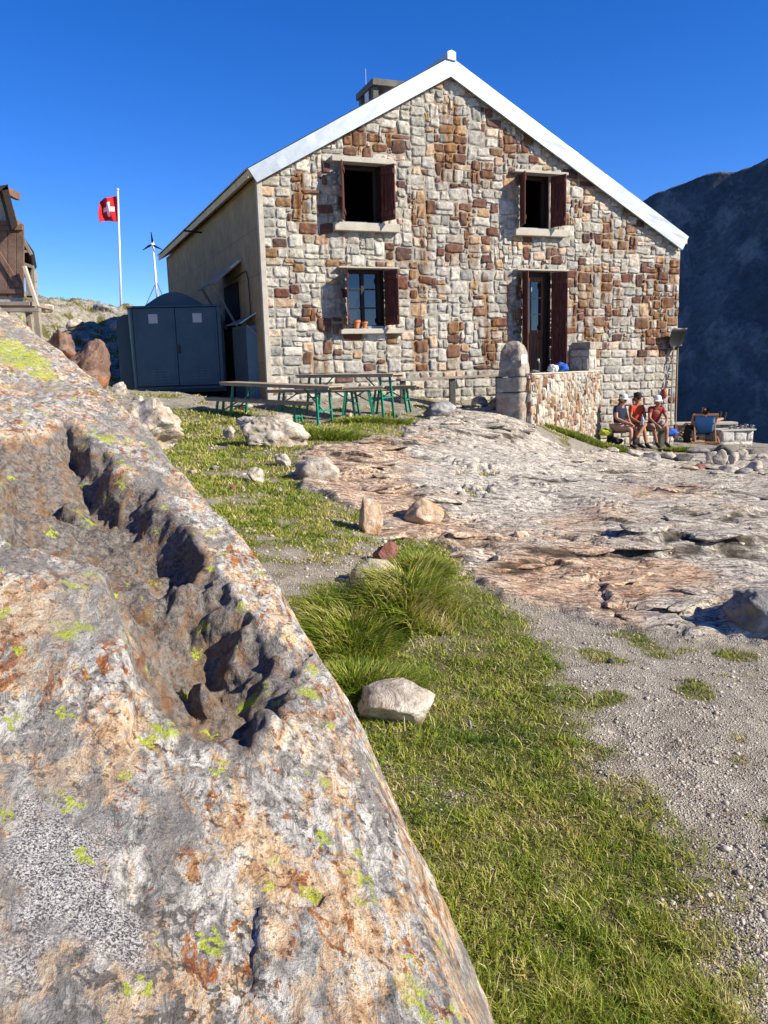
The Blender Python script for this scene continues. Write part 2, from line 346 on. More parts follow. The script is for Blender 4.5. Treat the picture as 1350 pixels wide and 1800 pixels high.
soil = m.ramp(n_m, [(.3, (.12,.095,.065)), (.7, (.36,.32,.25))])
grav = m.mix(m.ramp(vd, [(.25, 1.0), (.5, 0.0)]), m.mix(m.ramp(vd2, [(.2, 1.0), (.55, .0)]), soil, stones2), stones)
grav = m.mix(m.ramp(n_l, [(.35, .0), (.65, .45)]), grav, soil)
under = m.ramp(n_f, [(.25, (.05,.045,.018)), (.55, (.14,.12,.05)), (.8, (.26,.21,.10))])
under = m.mix(m.ramp(n_m, [(.45, 0.), (.75, .7)]), under, (.09, .12, .022))
c = m.mix(gA, grav, under)
Pr = m.map(P, (1, 2.6, 1), (0, 0, .12)); s1 = m.noise(Pr, 2.2, 6, .65, 1.2); s2 = m.noise(Pr, 7, 6, .7, .6); s3 = m.noise(P, 45, 4, .7)
rock = m.ramp(s2, [(.31, (.08,.065,.05)), (.40, (.29,.255,.205)), (.49, (.53,.48,.395)), (.64, (.76,.71,.61))])
rock = m.mix(m.math('MULTIPLY', m.ramp(s1, [(.54, 0.), (.66, .7)]), .75), rock, (.58, .39, .23))
rock = m.mix(m.math('MULTIPLY', pA, m.ramp(s2, [(.2, .9), (.8, .55)])), rock, m.ramp(s2, [(.3, (.46,.42,.35)), (.5, (.64,.59,.50)), (.72, (.76,.71,.62))]))
orc = m.ramp(s2, [(.30, (.15,.065,.04)), (.41, (.42,.215,.125)), (.52, (.66,.44,.27)), (.68, (.82,.67,.47))])
rock = m.mix(m.math('MULTIPLY', oA, m.ramp(s1, [(.3, 1.0), (.75, .65)])), rock, orc)
rock = m.mix(m.ramp(s3, [(.52, 0.), (.64, .85)]), rock, (.08, .068, .055))
Pc = m.map(P, (1, 2.2, 1), (0, 0, .2)); ck = m.vor(m.mix(.12, Pc, m.noise(Pc, 2, 4, .6, 0, 'Color')), 1.6, 'DISTANCE_TO_EDGE')
ckm = m.ramp(ck, [(0.0, 1.), (.014, 0.)]); rock = m.mix(m.math('MULTIPLY', ckm, m.ramp(s1, [(.4, .85), (.55, .0)])), rock, (.05, .042, .035))
scr = m.noise(m.map(P, (1, 4.5, 1), (0, 0, .15)), 9, 5, .7); rock = m.mix(m.ramp(scr, [(.535, 0.), (.575, .9)]), rock, (.14,.11,.085)); rock = m.mix(m.math('MULTIPLY', m.attr('crack'), m.ramp(n_m, [(.35, 1.), (.75, .75)])), rock, (.030, .023, .014)); rk_d = m.attr('hill'); rock = m.mix(m.math('MULTIPLY', rk_d, .55), rock, m.ramp(n_m, [(.35, (.07,.07,.055)), (.6, (.20,.19,.16)), (.8, (.36,.34,.30))]))  # shade under the slab ledges is darkened into the rock colour here
c = m.mix(sA, c, rock)
hg = m.math('ADD', m.math('MULTIPLY', m.ramp(vd, [(0, 1.), (.5, 0.)]), .8), m.math('MULTIPLY', m.ramp(vd2, [(0, 1.), (.5, 0.)]), .4))
hr = m.math('ADD', m.math('ADD', m.math('MULTIPLY', s2, .7), m.math('MULTIPLY', s3, .45)), m.math('ADD', m.math('MULTIPLY', scr, 1.1), m.math('MULTIPLY', m.attr('crack'), -.9)))
nb = m.bump(m.math('MULTIPLY', hg, m.math('SUBTRACT', 1., sA)), .9, .012); nb = m.bump(m.math('MULTIPLY', hr, sA), .9, .03, nb)
ground_mat = m.out(c, .92, nb, 0, .15)
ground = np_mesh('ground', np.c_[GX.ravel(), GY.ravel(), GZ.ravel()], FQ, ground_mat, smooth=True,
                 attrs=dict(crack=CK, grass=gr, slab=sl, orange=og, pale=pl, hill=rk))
tag(ground, kind='structure')

# ---- the mountain across the valley, and the valley floor
mm = M('mountain_mat'); P = mm.pos(); a = mm.noise(P, .004, 7, .65, .5); b = mm.noise(mm.map(P, (1.6, .5, .35), (0, .5, .3)), .014, 8, .68); c2 = mm.noise(P, .09, 4, .6)
col = mm.ramp(a, [(.35, (.05,.06,.065)), (.5, (.08,.09,.10)), (.62, (.12,.13,.14))]); col = mm.mix(mm.ramp(b, [(.50, 0.), (.62, .85)]), col, (.21, .205, .20))
mountain_mat = mm.out(mm.mix(mm.ramp(c2, [(.45, 0.), (.7, .5)]), col, (.03, .04, .025)), .95, mm.bump(b, .8, 12.), 0, .05)
D1 = np.array([.52, -.854]); N1 = np.array([-.854, -.52]); C0 = np.array([690., 2010.])
tt = np.linspace(-1500, 1500, 420); ss = np.r_[np.linspace(-900, 0, 50)[:-1], np.linspace(0, 1100, 260)]
TT, SS = np.meshgrid(tt, ss)
cz = np.interp(tt, [-1500, -700, -250, -120, -40, 30, 110, 190, 300, 420, 700, 1500], [150, 260, 400, 440, 474, 490, 492, 486, 500, 560, 640, 700])
cz = cz*.85+7*fbm(tt/90, 0*tt, 3., 4)
gul = fbm(TT/170+.35*fbm(TT/300, SS/300, 1.), SS/700, 4.2, 5); gul2 = fbm((TT+SS*.25)/45, SS/190, 9.2, 4)
Zm = cz[None, :]-np.where(SS > 0, SS*1.22, -SS*.9)+(gul*44+gul2*10)*sst(0, 220, np.abs(SS)); Zm = np.maximum(Zm, -520+20*gul)
XX = C0[0]+D1[0]*TT+N1[0]*SS; YY = C0[1]+D1[1]*TT+N1[1]*SS; h_, w_ = TT.shape; ii = np.arange(h_*w_).reshape(h_, w_)
mt = np_mesh('mountain', np.c_[XX.ravel(), YY.ravel(), Zm.ravel()], np.stack([ii[:-1,:-1], ii[:-1,1:], ii[1:,1:], ii[1:,:-1]], -1).reshape(-1, 4), mountain_mat, smooth=True)
tag(mt, kind='structure')
vx = np.array([-9000., -300, 300, 9000]); v = MB(); v.add([(-9000,-9000,-480),(9000,-9000,-480),(9000,9000,-480),(-9000,9000,-480)], [(0,1,2,3)])
vo = v.build('valley', mountain_mat); tag(vo, kind='structure')

# ================================================================ ROCKS
def ico(sub):
    bm = bmesh.new(); bmesh.ops.create_icosphere(bm, subdivisions=sub, radius=1); V = np.array([v.co[:] for v in bm.verts]); F = np.array([[v.index for v in f.verts] for f in bm.faces]); bm.free(); return V, F
ICO = {k: ico(k) for k in (1, 2, 3, 4, 5)}
def rock_arrays(size, seed, sub=4, cuts=12, rough=.12, depth=.66):
    V, F = ICO[sub]; V = V.copy(); g = np.random.default_rng(seed)
    for i in range(cuts):
        n = g.normal(size=3); n /= np.linalg.norm(n); d = depth*g.uniform(.75, 1.15); V -= np.maximum(V@n-d, 0)[:, None]*n*.93
    s = seed*1.37
    nz = fbm(V[:,0]*1.7+s, V[:,1]*1.7, V[:,2]*1.7, 5); V *= (1+rough*nz-rough*.9*np.abs(fbm(V[:,0]*2.6+s, V[:,1]*2.6, V[:,2]*2.6, 4))+rough*.3*np.abs(fbm(V[:,0]*9+s, V[:,1]*9, V[:,2]*9, 3)))[:, None]
    return V*np.array(size), F
def rock_mat(name, stops, stain=(.45,.22,.08), st=.4, lichen=0.0, sc=6, spk=.5):
    m = M(name); P = m.coord(); a = m.noise(P, sc, 6, .65, .8); b = m.noise(P, sc*6, 5, .7); d = m.noise(P, sc*.5, 5, .6, 1.5)
    c = m.ramp(a, stops); c = m.mix(m.math('MULTIPLY', m.ramp(d, [(.48, 0.), (.62, 1.)]), st), c, stain)
    c = m.mix(m.math('MULTIPLY', m.ramp(b, [(.55, 0.), (.7, 1.)]), spk), c, (.05, .045, .04))
    if lichen: c = m.mix(m.math('MULTIPLY', m.ramp(m.noise(P, sc*1.7, 5, .6), [(.66, 0.), (.68, 1.)]), lichen), c, (.42, .48, .05))
    h = m.math('ADD', m.math('MULTIPLY', a, 1.), m.math('MULTIPLY', b, .4))
    return m.out(c, .9, m.bump(h, 1.0, .035), 0, .2)
RM = {
 'pale': rock_mat('pale_rock', [(.3, (.20,.17,.14)), (.5, (.46,.41,.34)), (.72, (.70,.65,.56))], (.45,.29,.15), .45),
 'grey': rock_mat('grey_rock', [(.3, (.10,.10,.095)), (.5, (.25,.245,.235)), (.72, (.46,.45,.43))], (.36,.24,.13), .35),
 'warm': rock_mat('warm_rock', [(.3, (.26,.17,.10)), (.5, (.48,.37,.26)), (.72, (.66,.58,.47))], (.50,.22,.07), .55),
 'red': rock_mat('red_rock', [(.3, (.10,.045,.04)), (.5, (.22,.09,.075)), (.72, (.38,.2,.17))], (.40,.16,.05), .4),
 'rusty': rock_mat('rusty_rock', [(.3, (.07,.045,.035)), (.5, (.20,.13,.10)), (.72, (.38,.27,.20))], (.38,.15,.05), .7),
 'dark': rock_mat('dark_rock', [(.3, (.035,.035,.035)), (.5, (.09,.09,.085)), (.72, (.2,.19,.17))], (.18,.14,.06), .3),
 'white': rock_mat('white_rock', [(.3, (.10,.08,.06)), (.44, (.34,.30,.24)), (.56, (.54,.49,.41)), (.72, (.66,.61,.53))], (.50,.33,.17), .55, 0, 5, .85),
}
def rock(name, p, size, seed, mat, label, sub=4, cuts=13, rough=.13, sink=.25, rz=0, group=None, cat='rock', tilt=0, depth=.66):
    V, F = rock_arrays(size, seed, sub, cuts, rough, depth)
    o = np_mesh(name, V, F, RM[mat], smooth=True)
    o.location = (p[0], p[1], p[2]+size[2]*(1-2*sink)); o.rotation_euler = (tilt, 0, rz); return tag(o, label, cat, group)
def prock(px, py, w, h, seed, mat, label, dr=1.0, **k):
    """rock whose foot is at photo pixel (px,py), w x h photo pixels large"""
    g = gp(px, py); d = g.y; a = w/FPX*d/2; hh = h/FPX*d/2
    b = a*dr; return rock(k.pop('name', 'rock'), (g.x, g.y+b*.8, g.z), (a, b, hh/.62), seed, mat, label, sink=.28, **k)

# ---- broken ledges of the bedrock: flat angular plates bedded in the slab (part of the ground)
def ledges():
    g = np.random.default_rng(41); Vs, Fs, n0, C_ = [], [], 0, []
    spots = []
    for pts, w in CRK:
        for p, q in zip(pts[:-1], pts[1:]):
            L = math.hypot(q[0]-p[0], q[1]-p[1]); k = max(1, int(L/.55))
            for i in range(k):
                if g.random() < .42: t = (i+g.random())/k; spots.append((p[0]+(q[0]-p[0])*t, p[1]+(q[1]-p[1])*t+.12+g.normal(0, .06), g.uniform(.14, .42), 1.))
    for box, n, lo, hi in (((740,708,935,765), 26, .16, .42), ((1080,800,1350,850), 34, .12, .34), ((530,792,700,850), 9, .14, .36), ((1150,850,1350,960), 16, .12, .34), ((780,960,1000,1010), 14, .07, .2), ((1000,1000,1340,1110), 16, .07, .22), ((640,870,830,950), 12, .10, .28)):
        for i in range(n): x, y = hit0(g.uniform(box[0], box[2]), g.uniform(box[1], box[3])); spots.append((x, y, g.uniform(lo, hi), 1.))
    for i, (x, y, w, _) in enumerate(spots):
        V, F = rock_arrays((w, w*g.uniform(.35, .7), g.uniform(.028, .060)*(1 if y > 6 else .6)), 900+i, 4 if y < 12 else 3, 14, .10, .60)
        a = g.normal(.12, .35); c, s_ = math.cos(a), math.sin(a); tl = g.normal(0, .05); z = gz(x, y)
        V = np.c_[V[:,0]*c-V[:,1]*s_+x, V[:,0]*s_+V[:,1]*c+y, V[:,2]+V[:,0]*tl+z+g.uniform(-.012, .02)]; Vs.append(V); Fs.append(F+n0); n0 += len(V)
    V = np.concatenate(Vs); sl_, gr_, og_, pl_, _ = masks(V[:, 0], V[:, 1])
    o = np_mesh('bedrock_ledges', V, np.concatenate(Fs), ground_mat, smooth=False, attrs=dict(slab=np.ones(len(V)), grass=0*sl_, orange=og_, pale=pl_*.4, hill=0*sl_, crack=0*sl_)); tag(o, kind='structure')
ledges()
# ================================================================ STONE HOUSE
YAW = R(21.0); FE = Vector((math.cos(YAW), math.sin(YAW), 0)); FN = Vector((math.sin(YAW), -math.cos(YAW), 0)); UP = Vector((0, 0, 1))
_a = at_depth(462, 500, 16.2); FA = Vector((_a.x, 16.2, 0)); LW = R(23.5); LD = Vector((-math.sin(LW), math.cos(LW), 0))
def fac(px, py, off=0.0):
    """(u, z) on the gable plane moved out by off"""
    r = ray(px, py); o = Vector((0, 0, EYE)); A = FA+FN*off; k = (A-o).dot(FN)/r.dot(FN); p = o+r*k; return ((p-A).dot(FE), p.z)
def FP(u, z, n=0.0): return FA+FE*u+FN*n+UP*z
GW = fac(1190, 600)[0]
# ---- masonry generator: mixed blocks on a warped lattice, in wall coordinates (u, v, h)
def masonry(us, vs, blocked, top, seed, sizes, rough_fn, warp=.022, joint=.007, bulge=.027, fixed=None, rnd=(.0, .20), n=(11, 9), bottom=None, chis=.020):
    g = np.random.default_rng(seed); nu, nv = len(us)-1, len(vs)-1; used = np.zeros((nu, nv), bool)
    uc = (us[:-1]+us[1:])/2; vc = (vs[:-1]+vs[1:])/2
    for i in range(nu):
        for j in range(nv):
            if blocked(uc[i], vc[j]) or vs[j] > top(uc[i]): used[i, j] = True
    na, nb = n; ga = np.sin(np.linspace(-1, 1, na)*math.pi/2)*.5+np.linspace(-1, 1, na)*.5; gb = np.sin(np.linspace(-1, 1, nb)*math.pi/2)*.5+np.linspace(-1, 1, nb)*.5
    A, B = np.meshgrid(ga, gb, indexing='ij'); base = np.arange(na*nb).reshape(na, nb)
    FQ = np.stack([base[:-1,:-1], base[1:,:-1], base[1:,1:], base[:-1,1:]], -1).reshape(-1, 4)
    Vs, Fs, stones = [], [], []
    for j in range(nv):
        i = 0
        while i < nu:
            if used[i, j]: i += 1; continue
            reg = rough_fn(uc[i], vc[j]); S_ = sizes[1] if (reg and len(sizes) > 1) else sizes[0]
            w, h = S_[g.integers(len(S_))]
            if reg and len(sizes) > 1 and (j % 2 == 1): h = 1
            w = min(w, nu-i); h = min(h, nv-j)
            while w > 1 and used[i:i+w, j].any(): w -= 1
            while h > 1 and used[i:i+w, j:j+h].any(): h -= 1
            used[i:i+w, j:j+h] = True
            u0, u1, v0, v1 = us[i], us[i+w], vs[j], vs[j+h]; k = .25 if reg else 1.0
            c4 = g.uniform(-1, 1, (2, 2, 2))*np.array([.026, .020])*k; rr = g.uniform(*rnd)*(.35 if reg else 1)
            a = A*np.sqrt(1-rr*B*B/1.0*.9); b = B*np.sqrt(1-rr*A*A*.9)
            s = (a+1)/2; t = (b+1)/2; w4 = [((1-s)*(1-t), (0,0)), (s*(1-t), (1,0)), ((1-s)*t, (0,1)), (s*t, (1,1))]
            U = (u0+joint)+(u1-u0-2*joint)*s; V = (v0+joint)+(v1-v0-2*joint)*t
            for wt, (p, q) in w4: U = U+wt*c4[p, q, 0]; V = V+wt*c4[p, q, 1]
            wf = warp*k; U = U+wf*fbm(U*2.2, V*2.2, 3., 2); V = V+wf*fbm(U*2.2+40, V*2.2, 3., 2)
            sd_ = g.uniform(0, 90); en = .011*fbm(U*12+sd_, V*12, 1., 3); U = U+en*np.sign(A)*np.abs(A)**3; V = V+en*np.sign(B)*np.abs(B)**3
            prof = (1-np.abs(A)**10)*(1-np.abs(B)**10); prof = prof**.6
            H = -.012+prof*(bulge*g.uniform(.55, 1.2)+.012+g.uniform(-.010,.010)*A+g.uniform(-.010,.010)*B+chis*fbm(U*11+sd_, V*11, sd_, 4, .6)+chis*.5*np.abs(fbm(U*30+sd_, V*30, 2., 2)))
            V = np.minimum(V, np.vectorize(top)(U)) if True else V
            if bottom is not None: V = np.maximum(V, bottom)
            ok = (v1+v0)/2 < top((u0+u1)/2)+.10
            if not ok: continue
            Vs.append(np.stack([U.ravel(), V.ravel(), H.ravel()], -1)); Fs.append(FQ+len(stones)*na*nb); stones.append((u0, u1, v0, v1, reg)); i += 1
    return np.concatenate(Vs), np.concatenate(Fs), np.array(stones), na*nb
def to_world(V, A, e, n): return np.array(A)[None]+V[:, :1]*np.array(e)[None]+V[:, 2:3]*np.array(n)[None]+V[:, 1:2]*np.array([[0, 0, 1.]])
GREY = [(.33,.315,.275), (.42,.395,.345), (.48,.455,.395), (.39,.355,.29), (.28,.275,.25), (.44,.40,.33), (.37,.355,.315), (.46,.435,.38), (.42,.395,.35)]
TAN = [(.50,.37,.25), (.46,.33,.22), (.53,.41,.31), (.42,.27,.16)]
BRN = [(.13,.065,.048), (.105,.055,.045), (.155,.078,.054), (.09,.054,.048), (.19,.10,.068), (.17,.095,.078), (.14,.058,.042)]
OCH = [(.29,.17,.085), (.22,.13,.065), (.40,.27,.15), (.17,.105,.055)]
def pick(g, pb):
    r = g.random()
    if r < pb: L = BRN if g.random() < .74 else OCH
    elif r < pb+.10: L = TAN
    else: L = GREY
    c = np.array(L[g.integers(len(L))])*g.uniform(.85, 1.15); return c, (L is BRN or L is OCH)
# ---- stone and mortar materials
m = M('wall_stone_mat'); P = m.pos(); at = m.attr('stone', 'Color'); ru = m.attr('rust')
a = m.noise(P, 14, 5, .65); b = m.noise(P, 55, 5, .7); d = m.noise(P, 5, 5, .6, 1.0)
c = m.mix(1.0, at, m.ramp(a, [(.3, (.55,.54,.52)), (.52, (1.0,1.0,1.0)), (.72, (1.38,1.36,1.30))]), 'MULTIPLY')
c = m.mix(m.math('MULTIPLY', m.ramp(b, [(.52, 0.), (.68, .6)]), .7), c, m.mix(.5, c, (.05,.045,.04)))
rs = m.ramp(m.noise(m.map(P, (1, 1, .16)), 9, 5, .65), [(.30, (.035,.018,.012)), (.45, (.105,.046,.02)), (.57, (.22,.11,.038)), (.67, (.36,.25,.13)), (.78, (.46,.40,.3))])
rm_ = m.math('MULTIPLY', ru, m.ramp(m.noise(m.map(P, (1, 1, .3)), 13, 4, .6), [(.32, .25), (.5, 1.)])); c = m.mix(rm_, c, rs)
c = m.mix(m.math('MULTIPLY', m.ramp(d, [(.58, 0.), (.70, .4)]), 1.), c, (.20, .13, .07))
stone_mat = m.out(c, .9, m.bump(m.math('ADD', m.math('MULTIPLY', a, .8), m.math('MULTIPLY', b, .5)), .9, .022), 0, .2)
m = M('mortar_mat'); P = m.pos(); a = m.noise(P, 7, 5, .6); b = m.noise(P, 60, 4, .7)
c = m.ramp(a, [(.3, (.20,.18,.145)), (.7, (.40,.37,.30))]); c = m.mix(m.math('MULTIPLY', m.attr('rust'), .8), c, rs_ := m.ramp(m.noise(m.map(P, (1,1,.16)), 9, 5, .6), [(.35, (.12,.045,.015)), (.65, (.34,.18,.06))]))
mortar_mat = m.out(c, .95, m.bump(b, .6, .008), 0, .1)
m = M('board_formed_concrete'); P = m.coord(); a = m.noise(P, 3, 5, .65); b = m.noise(P, 30, 5, .65); z = m.n.new('ShaderNodeSeparateXYZ'); m._in(z.inputs[0], P)
bd = m.math('FRACT', m.math('MULTIPLY', z.outputs[2], 1.15)); ln = m.ramp(bd, [(0, 1.), (.018, 0.), (.985, 0.), (1, 1.)])
c = m.ramp(a, [(.3, (.22,.16,.08)), (.7, (.34,.255,.135))]); c = m.mix(m.math('MULTIPLY', ln, .6), c, (.16, .13, .08)); c = m.mix(m.ramp(b, [(.55, 0.), (.75, .3)]), c, (.25, .2, .13))
conc_mat = m.out(c, .9, m.bump(m.math('ADD', m.math('MULTIPLY', b, .5), m.math('MULTIPLY', ln, -1.)), .5, .01))
cement = plain('cement', (.40,.37,.305), .9, .22, 5, bump=.4, bd=.006)
cement_d = plain('weathered_cement', (.12,.11,.09), .95, .4, 5, bump=.5, bd=.01)
m = M('verge_metal'); P = m.pos(); a = m.noise(P, 1.3, 4, .5, .8); b = m.noise(P, 5, 3, .5, 1.5)
metal_mat = m.out(m.ramp(a, [(.35, (.34,.385,.42)), (.65, (.37,.415,.45))]), m.ramp(b, [(.3, .42), (.7, .50)]), m.bump(b, .08, .01), .35, .35)
m = M('red_painted_wood'); P = m.coord(); a = m.noise(m.map(P, (9, 9, .7)), 5, 5, .65); b = m.noise(P, 6, 4, .6)
c = m.ramp(a, [(.3, (.028,.009,.007)), (.5, (.085,.024,.017)), (.68, (.19,.07,.045))]); c = m.mix(m.ramp(b, [(.58, 0.), (.75, .6)]), c, (.13, .06, .035))
shut_mat = m.out(c, .7, m.bump(a, .4, .006), 0, .3)
m = M('door_wood'); P = m.coord(); a = m.noise(m.map(P, (9, 9, .5)), 5, 5, .65); door_mat = m.out(m.ramp(a, [(.3, (.05,.022,.012)), (.5, (.13,.055,.028)), (.7, (.23,.11,.055))]), .6, m.bump(a, .4, .005), 0, .3)
glass = M('window_glass').out((.012,.016,.022), .04, None, 0, .9)
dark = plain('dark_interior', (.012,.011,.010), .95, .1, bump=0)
black = plain('black_metal', (.012,.012,.013), .45, .2, bump=0)
greywood = plain('weathered_wood', (.27,.225,.18), .8, .35, 4, bump=.4)

house = thing('stone_house', FP(GW/2, 0), 'large two-storey mountain hut of grey and rusty brown stone under a pale metal roof', 'house')
Lp = fac(453, 318); Ap = fac(792, 131); Rp = fac(1197, 437)          # underside of the verge on the gable
def topz(u): return float(np.interp(u, [Lp[0], Ap[0], Rp[0]], [Lp[1], Ap[1], Rp[1]]))
BASE = min(gz(*FP(u, 0).xy) for u in np.linspace(0, GW, 12))-.5
OPEN = {}
def opening(k, x0, y0, x1, y1):
    ym = (y0+y1)/2; xm = (x0+x1)/2
    OPEN[k] = (fac(x0, ym)[0], fac(x1, ym)[0], fac(xm, y1)[1], fac(xm, y0)[1])
opening('ul', 604, 289, 668, 394); opening('ll', 611, 473, 675, 577); opening('ur', 914, 307, 966, 404); opening('dr', 918, 477, 967, 657)
us = np.arange(0, GW+.06, .108); us = us*GW/us[-1]; vs = np.arange(BASE, Ap[1]+.2, .095)
for (a, b, c, d) in OPEN.values():
    for x in (a, b): us[np.argmin(abs(us-x))] = x
    for z in (c, d): vs[np.argmin(abs(vs-z))] = z
def inop(u, v, e=.0): return any(a-e < u < b+e and c-e < v < d+e for (a, b, c, d) in OPEN.values())
u1055 = fac(1053, 700)[0]; z620 = fac(1100, 622)[1]
def regular(u, v): return (u > u1055 and v < z620) or u < .45 or u > GW-.35 or (v < fac(600, 640)[1] and u < fac(880, 640)[0] and v < fac(600,655)[1])
SZ = [[(2,2),(3,2),(2,2),(3,2),(3,3),(2,1),(3,1),(2,3),(1,1),(1,2),(2,2),(4,2),(3,2),(2,1),(3,2),(2,2),(4,3),(1,1),(4,1),(3,2)], [(3,2),(4,2),(3,2),(3,2),(2,2)]]
SV, SF, ST, per = masonry(us, vs, lambda u, v: inop(u, v), topz, 11, SZ, regular)
STREAK = [(575,412,480,22),(535,300,400,34),(742,345,480,34),(738,470,560,22),(738,590,655,34),(553,620,660,46),(600,560,640,10),(785,180,330,44),(848,285,330,44),
  (846,485,560,30),(862,560,650,40),(905,225,275,44),(1046,470,600,52),(1012,485,590,20),(1085,505,560,16),(1152,470,600,58),(1172,455,540,30),(905,480,570,34),(925,340,380,30),
  (650,235,265,90),(690,225,250,40),(1100,400,440,30),(1065,380,450,24),(965,150,235,30),(830,380,470,24),(805,560,640,16),(545,540,570,20),(1165,560,625,22),(975,430,470,10)]
SB = []
for (x, y0, y1, w) in STREAK:
    u0, z0 = fac(x-w/2, y1); u1, _ = fac(x+w/2, y1); z1 = fac(x, y0)[1]; SB.append((u0, u1, z0, z1))
g = np.random.default_rng(23); cols = np.zeros((len(SV), 3)); rust = np.zeros(len(SV)); drips = []
for k, (a, b, c, d, rg) in enumerate(ST):
    uc, vc = (a+b)/2, (c+d)/2; ins = any(p-.05 < uc < q+.05 and r_ < vc < s_ for (p, q, r_, s_) in SB); lowright = uc > u1055 and vc < z620
    pb = .48 if ins else (.02 if lowright else (.08 if rg else .19)); cc, br = pick(g, pb); cols[k*per:(k+1)*per] = cc
    if br and not lowright and g.random() < .5: drips.append((a+.02, b-.02, c-g.uniform(.15, .55), c+.05))
def rustf(U, V):
    r_ = np.zeros(U.shape)
    for (p, q, z0, z1) in SB: r_ = np.maximum(r_, sst(p-.05, p+.06, U)*sst(q+.05, q-.06, U)*sst(z0-.1, z0+.15, V)*sst(z1+.05, z1-.05, V)*1.0)
    for (p, q, z0, z1) in drips: r_ = np.maximum(r_, .75*sst(p-.04, p+.05, U)*sst(q+.04, q-.05, U)*sst(z0-.05, z1, V)*sst(z1+.03, z1-.03, V))
    return r_*np.clip(.55+1.5*fbm(U*8, V*.7, 3., 3), 0, 1)
rust = rustf(SV[:, 0], SV[:, 1])
stones_o = np_mesh('stone_facing', to_world(SV, FP(0, 0), FE, FN), SF, stone_mat, house, smooth=True, attrs=dict(rust=rust), cols=dict(stone=cols))
# mortar sheet with the openings left out
uu = np.unique(np.round(np.r_[us, us[:-1]+np.diff(us)/2], 5)); vv = vs
UU, VV = np.meshgrid(uu, vv); tz = np.interp(UU, [Lp[0], Ap[0], Rp[0]], [Lp[1], Ap[1], Rp[1]]); VC = np.minimum(VV, tz+.05)
HH = .008*fbm(UU*6, VV*6, 2., 3); HH[0] = 0
ii = np.arange(UU.size).reshape(UU.shape); q = np.stack([ii[:-1,:-1], ii[:-1,1:], ii[1:,1:], ii[1:,:-1]], -1).reshape(-1, 4)
mc = ((UU[:-1,:-1]+UU[1:,1:])/2).ravel(); mv = ((VV[:-1,:-1]+VV[1:,1:])/2).ravel()
keep = np.array([not inop(a, b) and VV[:-1,:-1].ravel()[i] < topz(a)+.05 for i, (a, b) in enumerate(zip(mc, mv))])
mor = np_mesh('gable_wall', to_world(np.stack([UU.ravel(), VC.ravel(), HH.ravel()], -1), FP(0, 0), FE, FN), q[keep], mortar_mat, house, smooth=True, attrs=dict(rust=rustf(UU.ravel(), VC.ravel())))
# reveals of the openings
def reveal(k, par):
    mb = MB(); (a, b, c, d) = OPEN[k]
    for (p, q2) in (((a, c), (b, c)), ((b, c), (b, d)), ((b, d), (a, d)), ((a, d), (a, c))):
        mb.add([FP(*p, .004), FP(*q2, .004), FP(*q2, -.42), FP(*p, -.42)], [(0, 1, 2, 3)])
    mb.build('opening_reveal', frame_mat, par)
frame_mat = plain('dark_window_frame', (.03,.022,.018), .7, .3, 9)
# side walls, back wall
LEN = 11.2; A2 = FA+LD*LEN; RD = Vector((-math.sin(YAW), math.cos(YAW), 0)); Bq = FP(GW, 0); B2 = Bq+RD*LEN
def P3(p, z): return Vector((p.x, p.y, z))
o_ = FE*.0
zl = topz(0)+.08
mb = MB(); i1 = FE*.25
mb.prism([P3(FA-FE*.015-FN*.02, BASE), P3(A2, BASE), P3(A2, zl), P3(FA-FE*.015-FN*.02, zl)], FE*.22); mb.build('side_wall', conc_mat, house)
mb = MB(); mb.prism([P3(FP(-.03, 0, .045), BASE), P3(FP(.075, 0, .045), BASE), P3(FP(.075, 0, .045), zl), P3(FP(-.03, 0, .045), zl)], -FN*.12); mb.build('corner_post', cement, house, bevel=.008)
mb = MB(); zr = topz(GW)+.0; mb.prism([P3(Bq-FN*.005, BASE-1), P3(B2, BASE-1), P3(B2, zr), P3(Bq-FN*.005, zr)], -FE*.22); mb.build('side_wall', mortar_mat, house)
mb = MB(); mb.prism([P3(A2, BASE-1), P3(B2, BASE-1), P3(B2, zr), P3(A2+(B2-A2)*(Ap[0]/GW), Ap[1]), P3(A2, zl)], -RD*.2); mb.build('back_wall', conc_mat, house)
